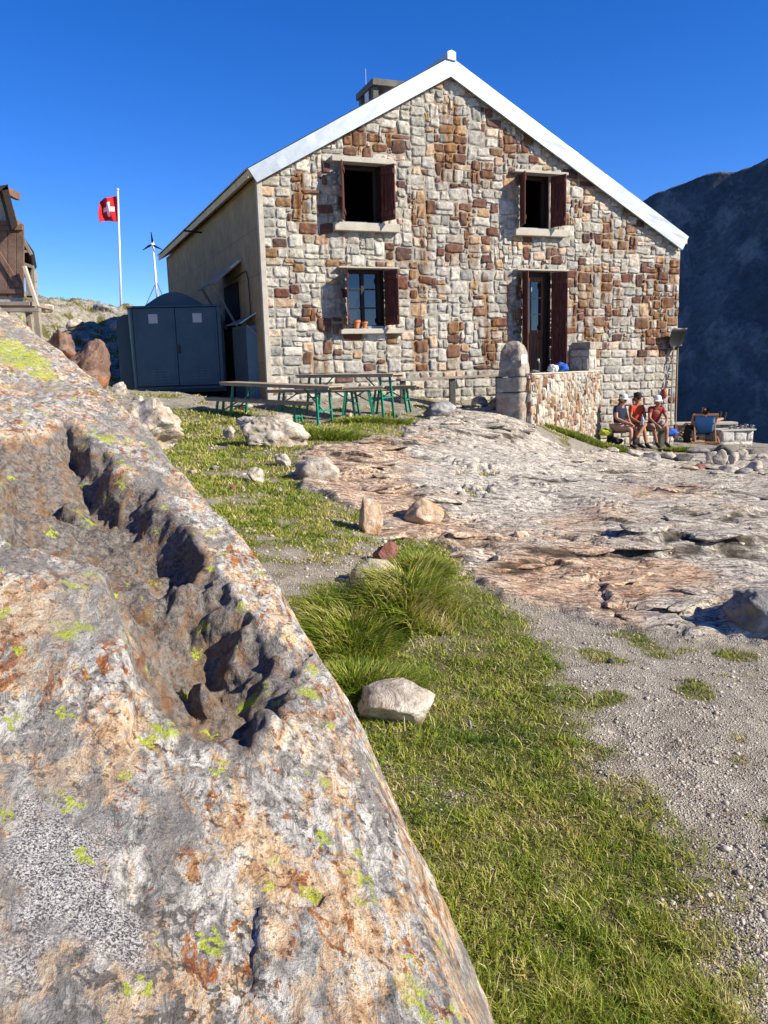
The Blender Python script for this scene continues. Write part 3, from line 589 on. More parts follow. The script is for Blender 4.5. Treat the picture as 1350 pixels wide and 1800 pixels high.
# ---- roof: pale verge flashing, slopes, ridge cap
OH = .16
Lt = fac(436, 296, OH); Lb = fac(452, 320, OH); At = fac(793, 100, OH); Ab = fac(793, 134, OH); Rt = fac(1211, 416, OH); Rb = fac(1200, 439, OH)
def verge(name, pts):
    mb = MB(); mb.prism([FP(u, z, OH) for u, z in pts], -FN*.05); return mb.build(name, metal_mat, house, bevel=.006)
mid = lambda p, q, t: (p[0]+(q[0]-p[0])*t, p[1]+(q[1]-p[1])*t)
for (a, b, c, d) in ((Lb, Ab, At, Lt), (Ab, Rb, Rt, At)):
    mb = MB(); N = 26; V = []; gg = np.random.default_rng(int(abs(a[0])*10)+4)
    for i in range(N+1):
        for j in range(5):
            lo = mid(a, b, i/N); hi = mid(d, c, i/N); p = mid(lo, hi, j/4); dn = (.010 if a is Ab and i > N*.35 else .005)*float(perlin(i*.8+(3 if a is Ab else 0), j*.7, 2.))*(1 if 0 < i < N else 0)
            V.append(FP(p[0], p[1], OH+dn))
    F = [(i*5+j, (i+1)*5+j, (i+1)*5+j+1, i*5+j+1) for i in range(N) for j in range(4)]
    b0 = len(V); lo0, lo1, hi0, hi1 = a, b, d, c
    V += [FP(*a, OH-.05), FP(*b, OH-.05), FP(*c, OH-.05), FP(*d, OH-.05)]
    F += [tuple([i*5 for i in range(N+1)][::-1])+(b0, b0+1), tuple([i*5+4 for i in range(N+1)])+(b0+2, b0+3), tuple(range(5))+(b0+3, b0), tuple(range(N*5, N*5+5))[::-1]+(b0+1, b0+2), (b0, b0+3, b0+2, b0+1)]
    mb.add(V, F); vo_ = mb.build('verge_flashing', metal_mat, house, smooth=False)
soff = plain('eave_boards', (.60,.46,.24), .85, .2, 4, bump=.3)
for (e0, r0, rd) in ((Lt, At, LD), (Rt, At, RD)):
    mb = MB(); dz = -.02; e1 = FP(e0[0], e0[1]+dz, OH-.0501); r1 = FP(r0[0], r0[1]+dz, OH-.0501); mb.prism([e1, r1, r1-UP*.14, e1-UP*.14-(r1-e1).normalized()*0], rd*(LEN+.3)); mb.build('roof_deck', soff, house)
    # corrugated sheet: ribs run down the slope
    n = 420; L = LEN+.2; V = []; F = []; ov = (r1-e1).normalized()*-.05
    for i in range(n+1):
        t = L*i/n+.01; z = .035+.018*math.sin(t*2*math.pi/.11)
        V += [e1+ov+rd*t+UP*z, r1+rd*t+UP*z]
    F = [(2*i, 2*i+1, 2*i+3, 2*i+2) for i in range(n)]; mb = MB(); mb.add(V, F); mb.build('corrugated_sheet', plain('roof_sheet', (.42,.44,.46), .45, .15, 3, .5, bump=.1), house, smooth=True)
mb = MB(); a = FP(At[0]-.10, At[1]-.06, OH+.03); mb.prism([a, FP(At[0]+.10, At[1]-.08, OH+.03), FP(At[0]+.10, At[1]+.09, OH+.03), FP(At[0], At[1]+.13, OH+.03), FP(At[0]-.10, At[1]+.09, OH+.03)], (LD+RD).normalized()*(LEN+.2)); mb.build('ridge_cap', metal_mat, house, bevel=.01)
# ---- chimney
Yc = 20.2; c0 = at_depth(655, 139, Yc); c1 = at_depth(706, 146, Yc+.5); w = 1.05; tz_ = c0.z; cx = c0+FE*w/2+RD*.55
mb = MB(); ax = (FE, RD, UP); mb.obox((cx.x, cx.y, tz_-1.6), ax, (w/2-.04, .5, .95)); 
for (i, j) in ((-1,-1), (1,-1), (-1,1), (1,1)): mb.obox(cx*1+FE*i*(w/2-.09)+RD*j*.42+UP*(tz_-cx.z-.40), ax, (.07, .08, .26))
ch = mb.build('chimney', cement_d, house, bevel=.01)
mb = MB(); mb.obox((cx.x, cx.y, tz_-.06), ax, (w/2+.02, .60, .075)); mb.build('chimney_cap', cement_d, ch, bevel=.015)
mb = MB(); mb.obox(cx-FE*(w/2-.03)-RD*.05+UP*(tz_-cx.z-.38), ax, (.008, .13, .24)); mb.build('white_panel', plain('white_board', (.6,.6,.58), .8), ch)
mb = MB(); ap = cx-FE*.45+RD*.1; mb.tube([P3(ap, tz_-.2), P3(ap, tz_+.45)], .006, 5); mb.build('aerial', plain('aerial_metal', (.5,.5,.5), .4, metal=.8), house)
# ---- windows and door
greyframe = plain('blue_grey_sill_metal', (.20,.24,.30), .4, .15, metal=.3)
def slab(name, k, u0, u1, z0, z1, proj, par):
    mb = MB(); mb.prism([FP(u0, z0, proj), FP(u1, z0, proj), FP(u1, z1, proj), FP(u0, z1, proj)], -FN*(proj+.1)); return mb.build(name, cement, par, bevel=.012)
def shutter(par, hu, z0, z1, width, du, dn, name='shutter', flip=1):
    d = (FE*du+FN*dn).normalized(); t = d.cross(UP).normalized(); h = FP(hu, 0, .03); mb = MB(); nb = max(3, round(width/.11)); 
    for i in range(nb):
        a = width*(i+.03)/nb; b = width*(i+.97)/nb; c = h+d*(a+b)/2; mb.obox((c.x, c.y, (z0+z1)/2), (d, t, UP), ((b-a)/2, .013, (z1-z0)/2-.004*(i % 2)))
    for f in ((.13, .87) if z1-z0 < 1.6 else (.09, .5, .91)):
        c = h+d*width/2+t*.024*flip; mb.obox((c.x, c.y, z0+(z1-z0)*f), (d, t, UP), (width/2-.015, .012, .045))
    return mb.build(name, shut_mat, par, bevel=.004)
def window(k, label, lint, sill, left, right, panes):
    a, b, c, d = OPEN[k]
    mb = MB(); 
    for (p0, p1, q0, q1) in ((a, a+.07, c, d), (b-.07, b, c, d), (a+.07, b-.07, c, c+.07), (a+.07, b-.07, d-.07, d)):
        mb.prism([FP(p0, q0, -.20), FP(p1, q0, -.20), FP(p1, q1, -.20), FP(p0, q1, -.20)], -FN*.07)
    wnd = mb.build('window', frame_mat, house, bevel=.004); wnd['label'] = label
    u0, z0 = fac(lint[0], lint[3], .16); u1, z1 = fac(lint[2], lint[1]+3, .16); slab('lintel', k, u0, u1, d-.005, z1, .16, wnd)
    u0, z0 = fac(sill[0], sill[3], .16); u1, z1 = fac(sill[2], sill[1], .16); slab('sill', k, u0, u1, z0, z1, .16, wnd)
    mb = MB(); mb.prism([FP(a, c+.005, -.02), FP(b, c+.005, -.02), FP(b, c+.045, -.02), FP(a, c+.045, -.02)], -FN*.17); mb.build('sill_rail', greyframe, wnd)
    shutter(wnd, a-.01, c+.05, d-.03, left[0], left[1], left[2], flip=-1); shutter(wnd, b+.01, c+.05, d-.03, right[0]*.85, right[1], right[2], flip=1)
    if panes:
        mb = MB(); mb.prism([FP(a+.07, c+.07, -.235), FP(b-.07, c+.07, -.235), FP(b-.07, d-.07, -.235), FP(a+.07, d-.07, -.235)], -FN*.008); mb.build('pane', glass, wnd)
        mb = MB(); m0 = (a+b)/2; mb.prism([FP(m0-.035, c+.07, -.19), FP(m0+.035, c+.07, -.19), FP(m0+.035, d-.07, -.19), FP(m0-.035, d-.07, -.19)], -FN*.05)
        for f in (.36, .68):
            z = c+(d-c)*f
            for (p, q) in ((a+.07, m0-.035), (m0+.035, b-.07)): mb.prism([FP(p, z-.012, -.20), FP(q, z-.012, -.20), FP(q, z+.012, -.20), FP(p, z+.012, -.20)], -FN*.03)
        mb.build('glazing_bar', frame_mat, wnd)
    reveal(k, wnd)
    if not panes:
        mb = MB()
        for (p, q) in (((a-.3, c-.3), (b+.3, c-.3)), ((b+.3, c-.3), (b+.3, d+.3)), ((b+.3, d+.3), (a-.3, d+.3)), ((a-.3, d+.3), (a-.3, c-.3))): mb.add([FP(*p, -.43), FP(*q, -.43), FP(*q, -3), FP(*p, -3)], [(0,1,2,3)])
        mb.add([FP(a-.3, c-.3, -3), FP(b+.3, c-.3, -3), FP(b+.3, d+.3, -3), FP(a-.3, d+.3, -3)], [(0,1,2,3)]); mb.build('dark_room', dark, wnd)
    return wnd
window('ul', 'upper left window with red shutters swung outward', (584,277,693,291), (589,394,703,404), (.38,-.38,.92), (.46,.42,.90), False)
window('ur', 'upper right window with red shutters swung outward', (905,300,1000,309), (907,404,998,413), (.36,-.25,.97), (.46,.42,.90), False)
window('ll', 'lower window with red shutters and flower pots on its sill', (596,467,703,476), (600,577,711,587), (.38,-.32,.95), (.46,.42,.90), True)
a, b, c, d = OPEN['dr']
mb = MB(); c = c-.25; df = a+.02
for (p0, p1, q0, q1) in ((a, a+.06, c, d), (b-.06, b, c, d), (a+.06, b-.06, d-.10, d)):
    mb.prism([FP(p0, q0, -.16), FP(p1, q0, -.16), FP(p1, q1, -.16), FP(p0, q1, -.16)], -FN*.10)
dr = mb.build('door', frame_mat, house, bevel=.004); dr['label'] = 'wooden entrance door with a six pane window between red shutters'
reveal('dr', dr); x0, x1 = a+.06, b-.06; zm = c+.25+(d-c-.25)*.40; st_ = .06
mb = MB()
for i in range(7):
    w7 = (x1-x0)/7; mb.prism([FP(x0+i*w7+.003, c, -.20), FP(x0+(i+1)*w7-.003, c, -.20), FP(x0+(i+1)*w7-.003, zm, -.20), FP(x0+i*w7+.003, zm, -.20)], -FN*.04)
for (p0, p1, q0, q1) in ((x0, x0+st_, zm, d-.10), (x1-st_, x1, zm, d-.10), (x0+st_, x1-st_, zm, zm+.08), (x0+st_, x1-st_, d-.2, d-.10)):
    mb.prism([FP(p0, q0, -.19), FP(p1, q0, -.19), FP(p1, q1, -.19), FP(p0, q1, -.19)], -FN*.06)
mb.build('door_leaf', door_mat, dr, bevel=.004)
mb = MB(); mb.prism([FP(x0+st_, zm+.08, -.225), FP(x1-st_, zm+.08, -.225), FP(x1-st_, d-.2, -.225), FP(x0+st_, d-.2, -.225)], -FN*.006); mb.build('pane', glass, dr)
mb = MB(); pw = plain('pale_glazing_bar', (.30,.26,.2), .6); U0, U1, Z0, Z1 = x0+st_, x1-st_, zm+.08, d-.2
for f in (1/3, 2/3): mb.prism([FP(U0, Z0+(Z1-Z0)*f-.011, -.205), FP(U1, Z0+(Z1-Z0)*f-.011, -.205), FP(U1, Z0+(Z1-Z0)*f+.011, -.205), FP(U0, Z0+(Z1-Z0)*f+.011, -.205)], -FN*.015)
mb.prism([FP((U0+U1)/2-.011, Z0, -.202), FP((U0+U1)/2+.011, Z0, -.202), FP((U0+U1)/2+.011, Z1, -.202), FP((U0+U1)/2-.011, Z1, -.202)], -FN*.015)
mb.build('glazing_bar', pw, dr)
mb = MB(); mb.tube([FP(x1-.05, zm-.1, -.19), FP(x1-.05, zm-.1, -.13), FP(x1-.17, zm-.1, -.13)], .01, 6); mb.build('handle', black, dr)
u0, _ = fac(910, 479, .16); u1, z1 = fac(1000, 474, .16); slab('lintel', 'dr', u0, u1, d-.005, z1, .16, dr)
shutter(dr, a-.0, c+.2, d-.03, .30, -.15, 1.0, flip=-1); shutter(dr, b+.01, c+.16, d-.03, .40, .50, .86, flip=1)
# sandstone keys above the door
# ---- side wall fittings
def LPt(t, z, o=0.0):                                # point on the left wall, t metres back
    n = Vector((-math.cos(LW), -math.sin(LW), 0)); return P3(FA+LD*t-FE*.015+n*o, z)
LN = Vector((-math.cos(LW), -math.sin(LW), 0))
def lw(px, py):
    r = ray(px, py); o = Vector((0, 0, EYE)); k = (FA-o).dot(LN)/r.dot(LN); p = o+r*k; return ((p-FA).dot(LD), p.z)
t0, z0 = lw(424, 560); t1, z1 = lw(396, 502); zt = lw(410, 500)[1]
mb = MB(); mb.prism([LPt(t0, z0-.2, .03), LPt(t1, z0-.2, .03), LPt(t1, zt, .03), LPt(t0, zt, .03)], -LN*.02); sw = mb.build('side_hatch', dark, house); sw['label'] = 'small shaded side window with a propped canopy'
mb = MB(); mb.obox(LPt((t0+t1)/2, zt+.18, .28), (LD, (LN*.8-UP*.6).normalized(), (UP*.8+LN*.6).normalized()), (abs(t1-t0)/2+.3, .38, .018)); mb.build('canopy', greywood, sw)
mb = MB(); mb.obox(LPt(t0-.15, zt+.33, .12), (LD, (LN*.8-UP*.6).normalized(), (UP*.8+LN*.6).normalized()), (.22, .14, .02)); mb.build('canopy_plate', plain('light_tin', (.55,.57,.6), .35, metal=.6), sw)
for q in (-.2, .2): mb = MB(); mb.bar(LPt((t0+t1)/2+q*4*abs(t1-t0)/2, zt-.05, .55), LPt((t0+t1)/2+q*4*abs(t1-t0)/2, zt-.95, .05), .05, .05); mb.build('canopy_strut', greywood, sw)
mb = MB(); a_ = lw(432, 478); b_ = lw(445, 560); mb.tube([LPt(lw(415,490)[0], a_[1]-.05, .03), LPt(a_[0], a_[1], .03), LPt(b_[0]+.2, a_[1]-.02, .03), LPt(b_[0]+.05, a_[1]-.2, .03), LPt(b_[0], b_[1], .03)], .012, 6); mb.build('cable', black, house)
a_ = lw(355, 409); mb = MB(); mb.bar(LPt(a_[0], a_[1], 0), LPt(a_[0], a_[1]+.03, .45), .05, .04); mb.build('roof_hook', black, house)
# ================================================================ THE BIG FOREGROUND BOULDER
BP = (.68, .08, -.36)                         # its upper face: z = p0 + p1*y + p2*x
def onplane(px, py):
    r = ray(px, py); k = (BP[0]-EYE)/(r.z-BP[1]*r.y-BP[2]*r.x); return (r.x*k, r.y*k)
crest_px = [(820,1800),(800,1750),(762,1650),(722,1530),(682,1420),(632,1310),(592,1220),(547,1130),(502,1060),(452,975),(400,912),(342,852),(290,792),(250,742),(200,692),(130,632),(62,580),(0,537)]
cr = [np.array(onplane(*p)) for p in crest_px]
d0 = cr[0]-cr[1]; d0 /= np.linalg.norm(d0); cr = [cr[0]+d0*1.2+np.array([.0,-.3]), cr[0]+d0*.5]+cr
d1 = cr[-1]-cr[-2]; d1 /= np.linalg.norm(d1); cr += [cr[-1]+d1*.6, cr[-1]+d1*1.3+np.array([-.2,.0])]
cr = np.array(cr); L_ = np.r_[0, np.cumsum(np.hypot(*np.diff(cr, axis=0).T))]
NT = 880
def seg_density():                            # finer rows close to the camera
    t = np.linspace(0, 1, NT); return L_[-1]*(.72*t+.28*t**2.2)
tq = seg_density(); kx = np.interp(tq, L_, cr[:, 0]); ky = np.interp(tq, L_, cr[:, 1])
ker = np.hanning(15); ker /= ker.sum()
def smooth(a): p = np.r_[a[0]-(a[1:8][::-1]-a[0]), a, a[-1]-(a[-8:-1][::-1]-a[-1])]; return np.convolve(p, ker, 'valid')
kx, ky = smooth(kx), smooth(ky)
pdir = np.array([.88, .47])
sneg = -np.cumsum(np.r_[0, np.linspace(.004, .0175, 390)])[::-1]; spos = np.cumsum(np.r_[np.full(30, .005), np.linspace(.006, .03, 60)])
sv = np.r_[sneg, spos]
SX = kx[None, :]+pdir[0]*sv[:, None]; SY = ky[None, :]+pdir[1]*sv[:, None]; SS_ = np.broadcast_to(sv[:, None], SX.shape); TT_ = np.broadcast_to(tq[None, :], SX.shape)
Z = BP[0]+BP[1]*SY+BP[2]*SX
def bp(pts): return [onplane(*p) for p in pts]
def feat(poly, w, amp=.03, f=6., seed=1.):
    n = fbm(SX*f, SY*f, seed, 4)*amp
    return sdf(SX, SY, bp(poly))+n
# crown of the slab: a little rounding at the crest and the flank dropping to the grass
sp = np.maximum(SS_+.012*fbm(SX*3, SY*3, 8., 4), 0); edge_r = np.minimum(np.maximum(SS_+.22, 0), .22)
Z = Z-.35*edge_r**2-np.where(sp > 0, 1.15*sp+4.5*sp**2, 0)
Z -= .10*sst(-.9, -2.6, SS_)*0
# recesses
f1 = feat([(108,735),(150,765),(200,820),(290,885),(352,960),(420,1050),(480,1140),(505,1230),(505,1290),(505,1335),(440,1345),(370,1318),(300,1285),(245,1240),(228,1150),(205,1050),(120,1008),(20,1000),(-60,960),(-60,760),(50,770)], .05, .055, 2.4, 1.)+.010*fbm(SX*13, SY*13, 5., 3)
rt_ = sst(-1.3, -.25, SS_)*np.clip(.75+.5*fbm(SX*2.2, SY*2.2, 12., 3), .3, 1.2)
fa1, fe1 = facets(SX*.8+SY*.5, SY*.8-SX*.5, .19, 2, .42, .06); fa2, fe2 = facets(SX, SY, .065, 7, .40, .08); fa3, _ = facets(SX, SY, .022, 11, .45, .12)
dep = (.025+.115*rt_)+.03*fbm(SX*3, SY*3, 3., 3)
Z -= sst(.015, -(.035+.075*sst(-.60, -.38, SS_)), f1)*dep
f2 = feat([(230,900),(300,900),(390,1010),(450,1090),(500,1200),(470,1290),(400,1300),(320,1270),(260,1230),(240,1150),(225,1040)], .05, .04, 8., 2.)
Z -= sst(.06, -.14, f2)*.025
f3 = feat([(100,735),(180,800),(215,860),(160,850),(120,800)], .03, .015, 10., 3.); Z -= sst(.01, -.03, f3)*.05
f4 = feat([(-60,800),(12,820),(22,1000),(-60,1010)], .03, .01, 10., 4.); Z += sst(.012, -.012, f4)*.08
f6 = feat([(-120,990),(60,1000),(130,1015),(192,1040),(225,1150),(243,1250),(200,1400),(-120,1400)], .03, .012, 7., 13.)
ya, yb = onplane(100, 1380)[1], onplane(100, 1180)[1]; Z += sst(.008, -.014, f6)*(.055*sst(ya, yb, SY))
# knob and broken steps
def bump_at(px, py, r, h): x, y = onplane(px, py); return h*np.exp(-(((SX-x)**2+(SY-y)**2)/r**2))
Z += bump_at(455, 1300, .06, .07)+bump_at(330, 1160, .06, .07)+bump_at(60, 1080, .10, .03)+bump_at(300, 1000, .05, .05)
f5 = 9+0*SX if True else feat([(380,1330),(520,1300),(560,1400),(600,1560),(560,1600),(470,1480),(400,1400)], .05, .03, 6., 6.); Z -= sst(.03, -.05, f5)*.018
stt = fbm(SX*2.1+.7*SY, SY*.9-.5*SX, 2.2, 4)*3; qq = stt-np.floor(stt); Z += (np.floor(stt)+sst(0, .5, qq))*.004
# rock texture relief: streaks run along the crest
cd_ = math.atan2(cr[8][1]-cr[3][1], cr[8][0]-cr[3][0]); al = SX*math.cos(cd_)+SY*math.sin(cd_); ac = -SX*math.sin(cd_)+SY*math.cos(cd_)
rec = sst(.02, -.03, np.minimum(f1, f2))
Z += .010*fbm(al*2.4, ac*6, 1., 5)+(.0035+.004*rec)*fbm(al*14, ac*26, 7., 5, .6)+rec*(fa1*.6+fa2*.9+fa3*.9+.014*fbm(SX*12, SY*12, 9., 4))+(1-rec)*.45*(facets(al*.5, ac, .16, 21, .08, .02)[0]+facets(al*.5, ac, .05, 23, .12, .05)[0])
crk = np.abs(perlin(al*1.3+2, ac*5.5, 3.)); Z -= .005*np.exp(-(crk/.025)**2)*sst(-.1, .3, fbm(SX*1.5, SY*1.5, 2., 2))
nxv = .012*fbm(SX*9, SY*9, Z*9, 4)*(.4+rec)
SXd = SX+nxv*pdir[0]; SYd = SY+nxv*pdir[1]
for _ in range(2):
    Zp = np.pad(Z, 1, 'edge'); Zb = (Zp[:-2,1:-1]+2*Z+Zp[2:,1:-1])/4; Zp = np.pad(Zb, 1, 'edge'); Zb = (Zp[1:-1,:-2]+2*Zb+Zp[1:-1,2:])/4; Z = Z*(1-.8*rec-.2)+Zb*(.8*rec+.2)
Z += .004*rec*fbm(SX*30, SY*30, Z*30, 3)
Z = np.maximum(Z, -.4)
hh, ww = Z.shape; ii = np.arange(hh*ww).reshape(hh, ww)
Vb = np.c_[SXd.ravel(), SYd.ravel(), Z.ravel()]
Fb = np.stack([ii[:-1,:-1], ii[1:,:-1], ii[1:,1:], ii[:-1,1:]], -1).reshape(-1, 4)
# closed sides
rim = np.r_[ii[0, :], ii[1:, -1], ii[-1, ::-1][1:], ii[::-1, 0][1:-1]]; low = Vb[rim].copy(); low[:, 2] = -.6
Fr = np.stack([rim, np.roll(rim, -1), len(Vb)+np.roll(np.arange(len(rim)), -1), len(Vb)+np.arange(len(rim))], -1)
Vb2 = np.r_[Vb, low]
m = M('lichen_rock_mat'); P = m.pos(); Pr = m.map(P, (1, 1, 1), (0, 0, -cd_)); Ps = m.map(Pr, (1, 2.1, 2.1)); rc = m.attr('recess')
a = m.noise(Ps, 5.2, 8, .68, 1.0); b = m.noise(Ps, 19, 8, .72, .6); c1 = m.noise(P, 62, 6, .74); c2 = m.noise(Ps, 7.0, 7, .68, 1.2); c3 = m.noise(P, 150, 3, .7); c4 = m.noise(m.map(Ps, (1,1,1), (0,0,0), (7,3,1)), 4.0, 7, .66, .9)
base = m.ramp(b, [(.32, (.06,.055,.05)), (.41, (.24,.225,.205)), (.475, (.42,.40,.365)), (.54, (.68,.64,.57)), (.66, (.90,.86,.78))])
tan = m.ramp(b, [(.30, (.17,.08,.04)), (.40, (.52,.29,.13)), (.50, (.78,.53,.30)), (.64, (.88,.76,.56))])
brk = m.math('MULTIPLY', m.math('SUBTRACT', c1, .5), .42); col = m.mix(m.ramp(m.math('ADD', a, brk), [(.49, 0.), (.53, .9)]), base, tan)
ora = m.ramp(b, [(.3, (.10,.026,.012)), (.46, (.38,.12,.03)), (.62, (.62,.29,.09))])
col = m.mix(m.math('MULTIPLY', m.ramp(m.math('ADD', c2, brk), [(.565, 0.), (.59, .95)]), 1.), col, ora)
gr_ = m.ramp(c1, [(.3, (.16,.15,.135)), (.7, (.38,.36,.33))]); col = m.mix(m.ramp(m.math('ADD', c4, brk), [(.54, 0.), (.57, .85)]), col, gr_)
col = m.mix(m.math('MULTIPLY', m.ramp(c1, [(.54, 0.), (.62, .9)]), .85), col, (.035, .033, .032))
col = m.mix(m.math('MULTIPLY', m.ramp(c3, [(.54, 0.), (.62, .7)]), .55), col, (.05, .045, .04))
v1 = m.noise(m.mix(.35, P, m.noise(P, 25, 3, .6, 0, 'Color')), 6.5, 2, .5); col = m.mix(m.ramp(v1, [(.665, 0.), (.69, .85)]), col, (.085, .075, .065))
mac = m.noise(m.map(Ps, (1,1,1), (0,0,0), (3,9,2)), 1.5, 4, .6); col = m.mix(m.math('MULTIPLY', m.ramp(m.math('ADD', mac, brk), [(.40, 1.), (.52, 0.)]), .55), col, m.mix(.5, (.16,.155,.15), m.ramp(c1, [(.35, (.06,.055,.05)), (.6, (.44,.42,.38))])))
# white salt-and-pepper patch
wp = m.attr('whitepatch'); sp_ = m.ramp(m.noise(P, 330, 3, .6, .5), [(.43, (.10,.09,.09)), (.53, (.55,.52,.49)), (.62, (.72,.69,.65))]); col = m.mix(wp, col, sp_)
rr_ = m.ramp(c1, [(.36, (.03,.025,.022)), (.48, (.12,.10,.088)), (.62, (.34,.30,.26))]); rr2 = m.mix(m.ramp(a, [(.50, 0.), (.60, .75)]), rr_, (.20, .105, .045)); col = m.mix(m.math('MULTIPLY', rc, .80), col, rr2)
vl = m.vor(m.mix(.08, P, m.noise(P, 60, 3, .6, 0, 'Color')), 19, 'F1', 'Distance'); vlc = m.vor(m.mix(.08, P, m.noise(P, 60, 3, .6, 0, 'Color')), 19, 'F1', 'Color')
sp3 = m.n.new('ShaderNodeSeparateColor'); m._in(sp3.inputs[0], vlc)
spot = m.math('MULTIPLY', m.ramp(vl, [(.24, 1.), (.30, 0.)]), m.math('GREATER_THAN', sp3.outputs[0], .76))
spot = m.math('MULTIPLY', spot, m.ramp(m.noise(P, 120, 3, .6), [(.40, 0.), (.46, 1.)]))
licb = m.math('MULTIPLY', m.attr('lichen'), m.ramp(m.noise(P, 26, 5, .7), [(.44, 0.), (.50, .95)]))
col = m.mix(m.math('MAXIMUM', spot, licb), col, m.ramp(c3, [(.35, (.30,.36,.03)), (.65, (.56,.62,.09))]))
h = m.math('ADD', m.math('ADD', m.math('MULTIPLY', b, 1.), m.math('MULTIPLY', c1, .5)), m.math('MULTIPLY', c3, .12))
boulder_mat = m.out(col, .88, m.bump(h, 1.0, .022), 0, .22)
wpm = sst(.02, -.03, feat([(-40,1440),(60,1420),(150,1450),(190,1530),(190,1640),(140,1700),(60,1760),(-40,1760)], .05, .09, 9., 9.))
lch = sst(.03, -.03, feat([(-20,590),(40,600),(100,650),(85,670),(30,650),(-20,625)], .05, .05, 5., 3.))
for q in [(150,850,.05),(455,1165,.035),(300,1290,.03),(140,1165,.035),(560,1370,.022),(745,1735,.03),(480,1510,.018),(290,1110,.04),(640,1560,.015),(180,770,.05),(540,1215,.03)]:
    x, y = onplane(q[0], q[1]); lch = np.maximum(lch, sst(q[2]*1.2, q[2]*.4, np.hypot(SX-x, SY-y)+.02*fbm(SX*25, SY*25, 3., 3)))
z0_ = np.zeros(len(low))
br = thing('boulder', (cr[6][0], cr[6][1], 0), 'huge lichen-spotted boulder sloping across the left foreground', 'boulder')
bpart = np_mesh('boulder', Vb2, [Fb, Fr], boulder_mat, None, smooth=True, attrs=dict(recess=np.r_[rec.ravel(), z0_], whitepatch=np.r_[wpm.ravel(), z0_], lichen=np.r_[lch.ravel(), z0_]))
bpy.data.objects.remove(br); bpart.name = 'boulder'; tag(bpart, 'huge lichen-spotted orange and grey boulder sloping across the left foreground', 'boulder')
# ================================================================ THINGS AROUND THE HOUSE
gx0 = lambda px, Y: at_depth(px, 640, Y).x
# ---- blue grey metal shed
shed_mat = plain('blue_grey_painted_metal', (.045,.085,.115), .5, .22, 3, bump=.25, metal=.1)
shed_d = plain('dark_blue_grey_metal', (.035,.065,.09), .5, .22, 3, bump=.2, metal=.1)
sy = R(4); SE = Vector((math.cos(sy), math.sin(sy), 0)); SB_ = Vector((-math.sin(sy)-.12, math.cos(sy), 0)).normalized()
p0 = at_depth(239, 684, 17.3); p1 = at_depth(391, 680, 17.3); ptop = at_depth(239, 541, 17.3).z; zb = p0.z; sw_ = (p1.x-p0.x)/math.cos(sy)
O = Vector((p0.x, p0.y, 0))
shed = thing('metal_shed', (O.x+sw_/2, O.y+1, zb), 'blue grey metal shed with two doors and an arched roof beside the house', 'shed')
def SPt(u, z, b=0.): return O+SE*u+SB_*b+UP*z
# rounded body behind the door frame
mb = MB(); prof = []
xL, xR = -.32, sw_+.06; zt = ptop-.12
for i in range(9):
    a = math.pi-i*math.pi/16; prof.append((xL+.22+.22*math.cos(a), zt-.25+.25*math.sin(a)))
prof = [(xL, zb-.1)]+prof+[(xR-.05, zt), (xR, zt-.1), (xR, zb-.1)]
mb.prism([SPt(u, z, .14) for u, z in prof], SB_*2.0); mb.build('body', shed_d, shed, bevel=.01)
mb = MB(); ht = at_depth(310, 514, 18.0).z-ptop; ra = []
for i in range(25):
    t = i/24; ra.append((.12+(sw_-.28)*t, ptop-.02+ht*(.5-.5*math.cos(2*math.pi*t))**.62))
mb.prism([SPt(u, z, .35) for u, z in ra]+[SPt(sw_-.16, ptop-.12, .35), SPt(.12, ptop-.12, .35)], SB_*1.7); mb.build('roof', shed_mat, shed, smooth=False)
mb = MB(); mb.prism([SPt(-.02, zb, .0), SPt(.045, zb, 0), SPt(.045, ptop, 0), SPt(-.05, ptop, 0)], SB_*.3); mb.prism([SPt(sw_-.05, zb, 0), SPt(sw_+.02, zb, 0), SPt(sw_+.03, ptop, 0), SPt(sw_-.05, ptop, 0)], SB_*.3)
mb.prism([SPt(-.07, ptop-.001, -.03), SPt(sw_+.05, ptop-.001, -.03), SPt(sw_+.05, ptop+.035, -.03), SPt(-.07, ptop+.035, -.03)], SB_*.4); mb.prism([SPt(-.0, zb-.03, .02), SPt(sw_, zb-.03, .02), SPt(sw_, zb+.03, .02), SPt(0, zb+.03, .02)], SB_*.25)
mb.build('door_frame', shed_mat, shed, bevel=.006)
lbl = plain('grey_notice', (.42,.41,.42), .7, .1); lou = plain('louvre_metal', (.10,.16,.20), .45, .15)
for i, (a, b) in enumerate(((.055, sw_/2-.006), (sw_/2+.006, sw_-.06))):
    mb = MB(); mb.prism([SPt(a, zb+.05, -.012), SPt(b, zb+.05, -.012), SPt(b, ptop-.015, -.012), SPt(a, ptop-.015, -.012)], SB_*.045)
    dd = mb.build('door', shed_mat, shed, bevel=.008); dd['label'] = ['left shed door', 'right shed door with the latch'][i]
    mb = MB(); e = .05; mb.prism([SPt(a+e, zb+.05+e, -.02), SPt(b-e, zb+.05+e, -.02), SPt(b-e, ptop-.015-e, -.02), SPt(a+e, ptop-.015-e, -.02)], SB_*.010); mb.build('door_panel', shed_mat, dd, bevel=.003)
    mb = MB(); lx = a+(b-a)*(.37 if i == 0 else .42); lz = ptop-.33; mb.prism([SPt(lx, lz, -.026), SPt(lx+.19, lz, -.026), SPt(lx+.19, lz+.19, -.026), SPt(lx, lz+.19, -.026)], SB_*.008); mb.build('notice_plate', lbl, dd)
    mb = MB()
    for r_ in range(4):
        for q in range(3):
            x = a+(b-a)*.34+q*.14; z = zb+.20+r_*.055; mb.prism([SPt(x, z, -.036), SPt(x+.10, z, -.036), SPt(x+.10, z+.012, -.034), SPt(x, z+.012, -.034)], SB_*.020)
    mb.build('louvre', lou, dd)
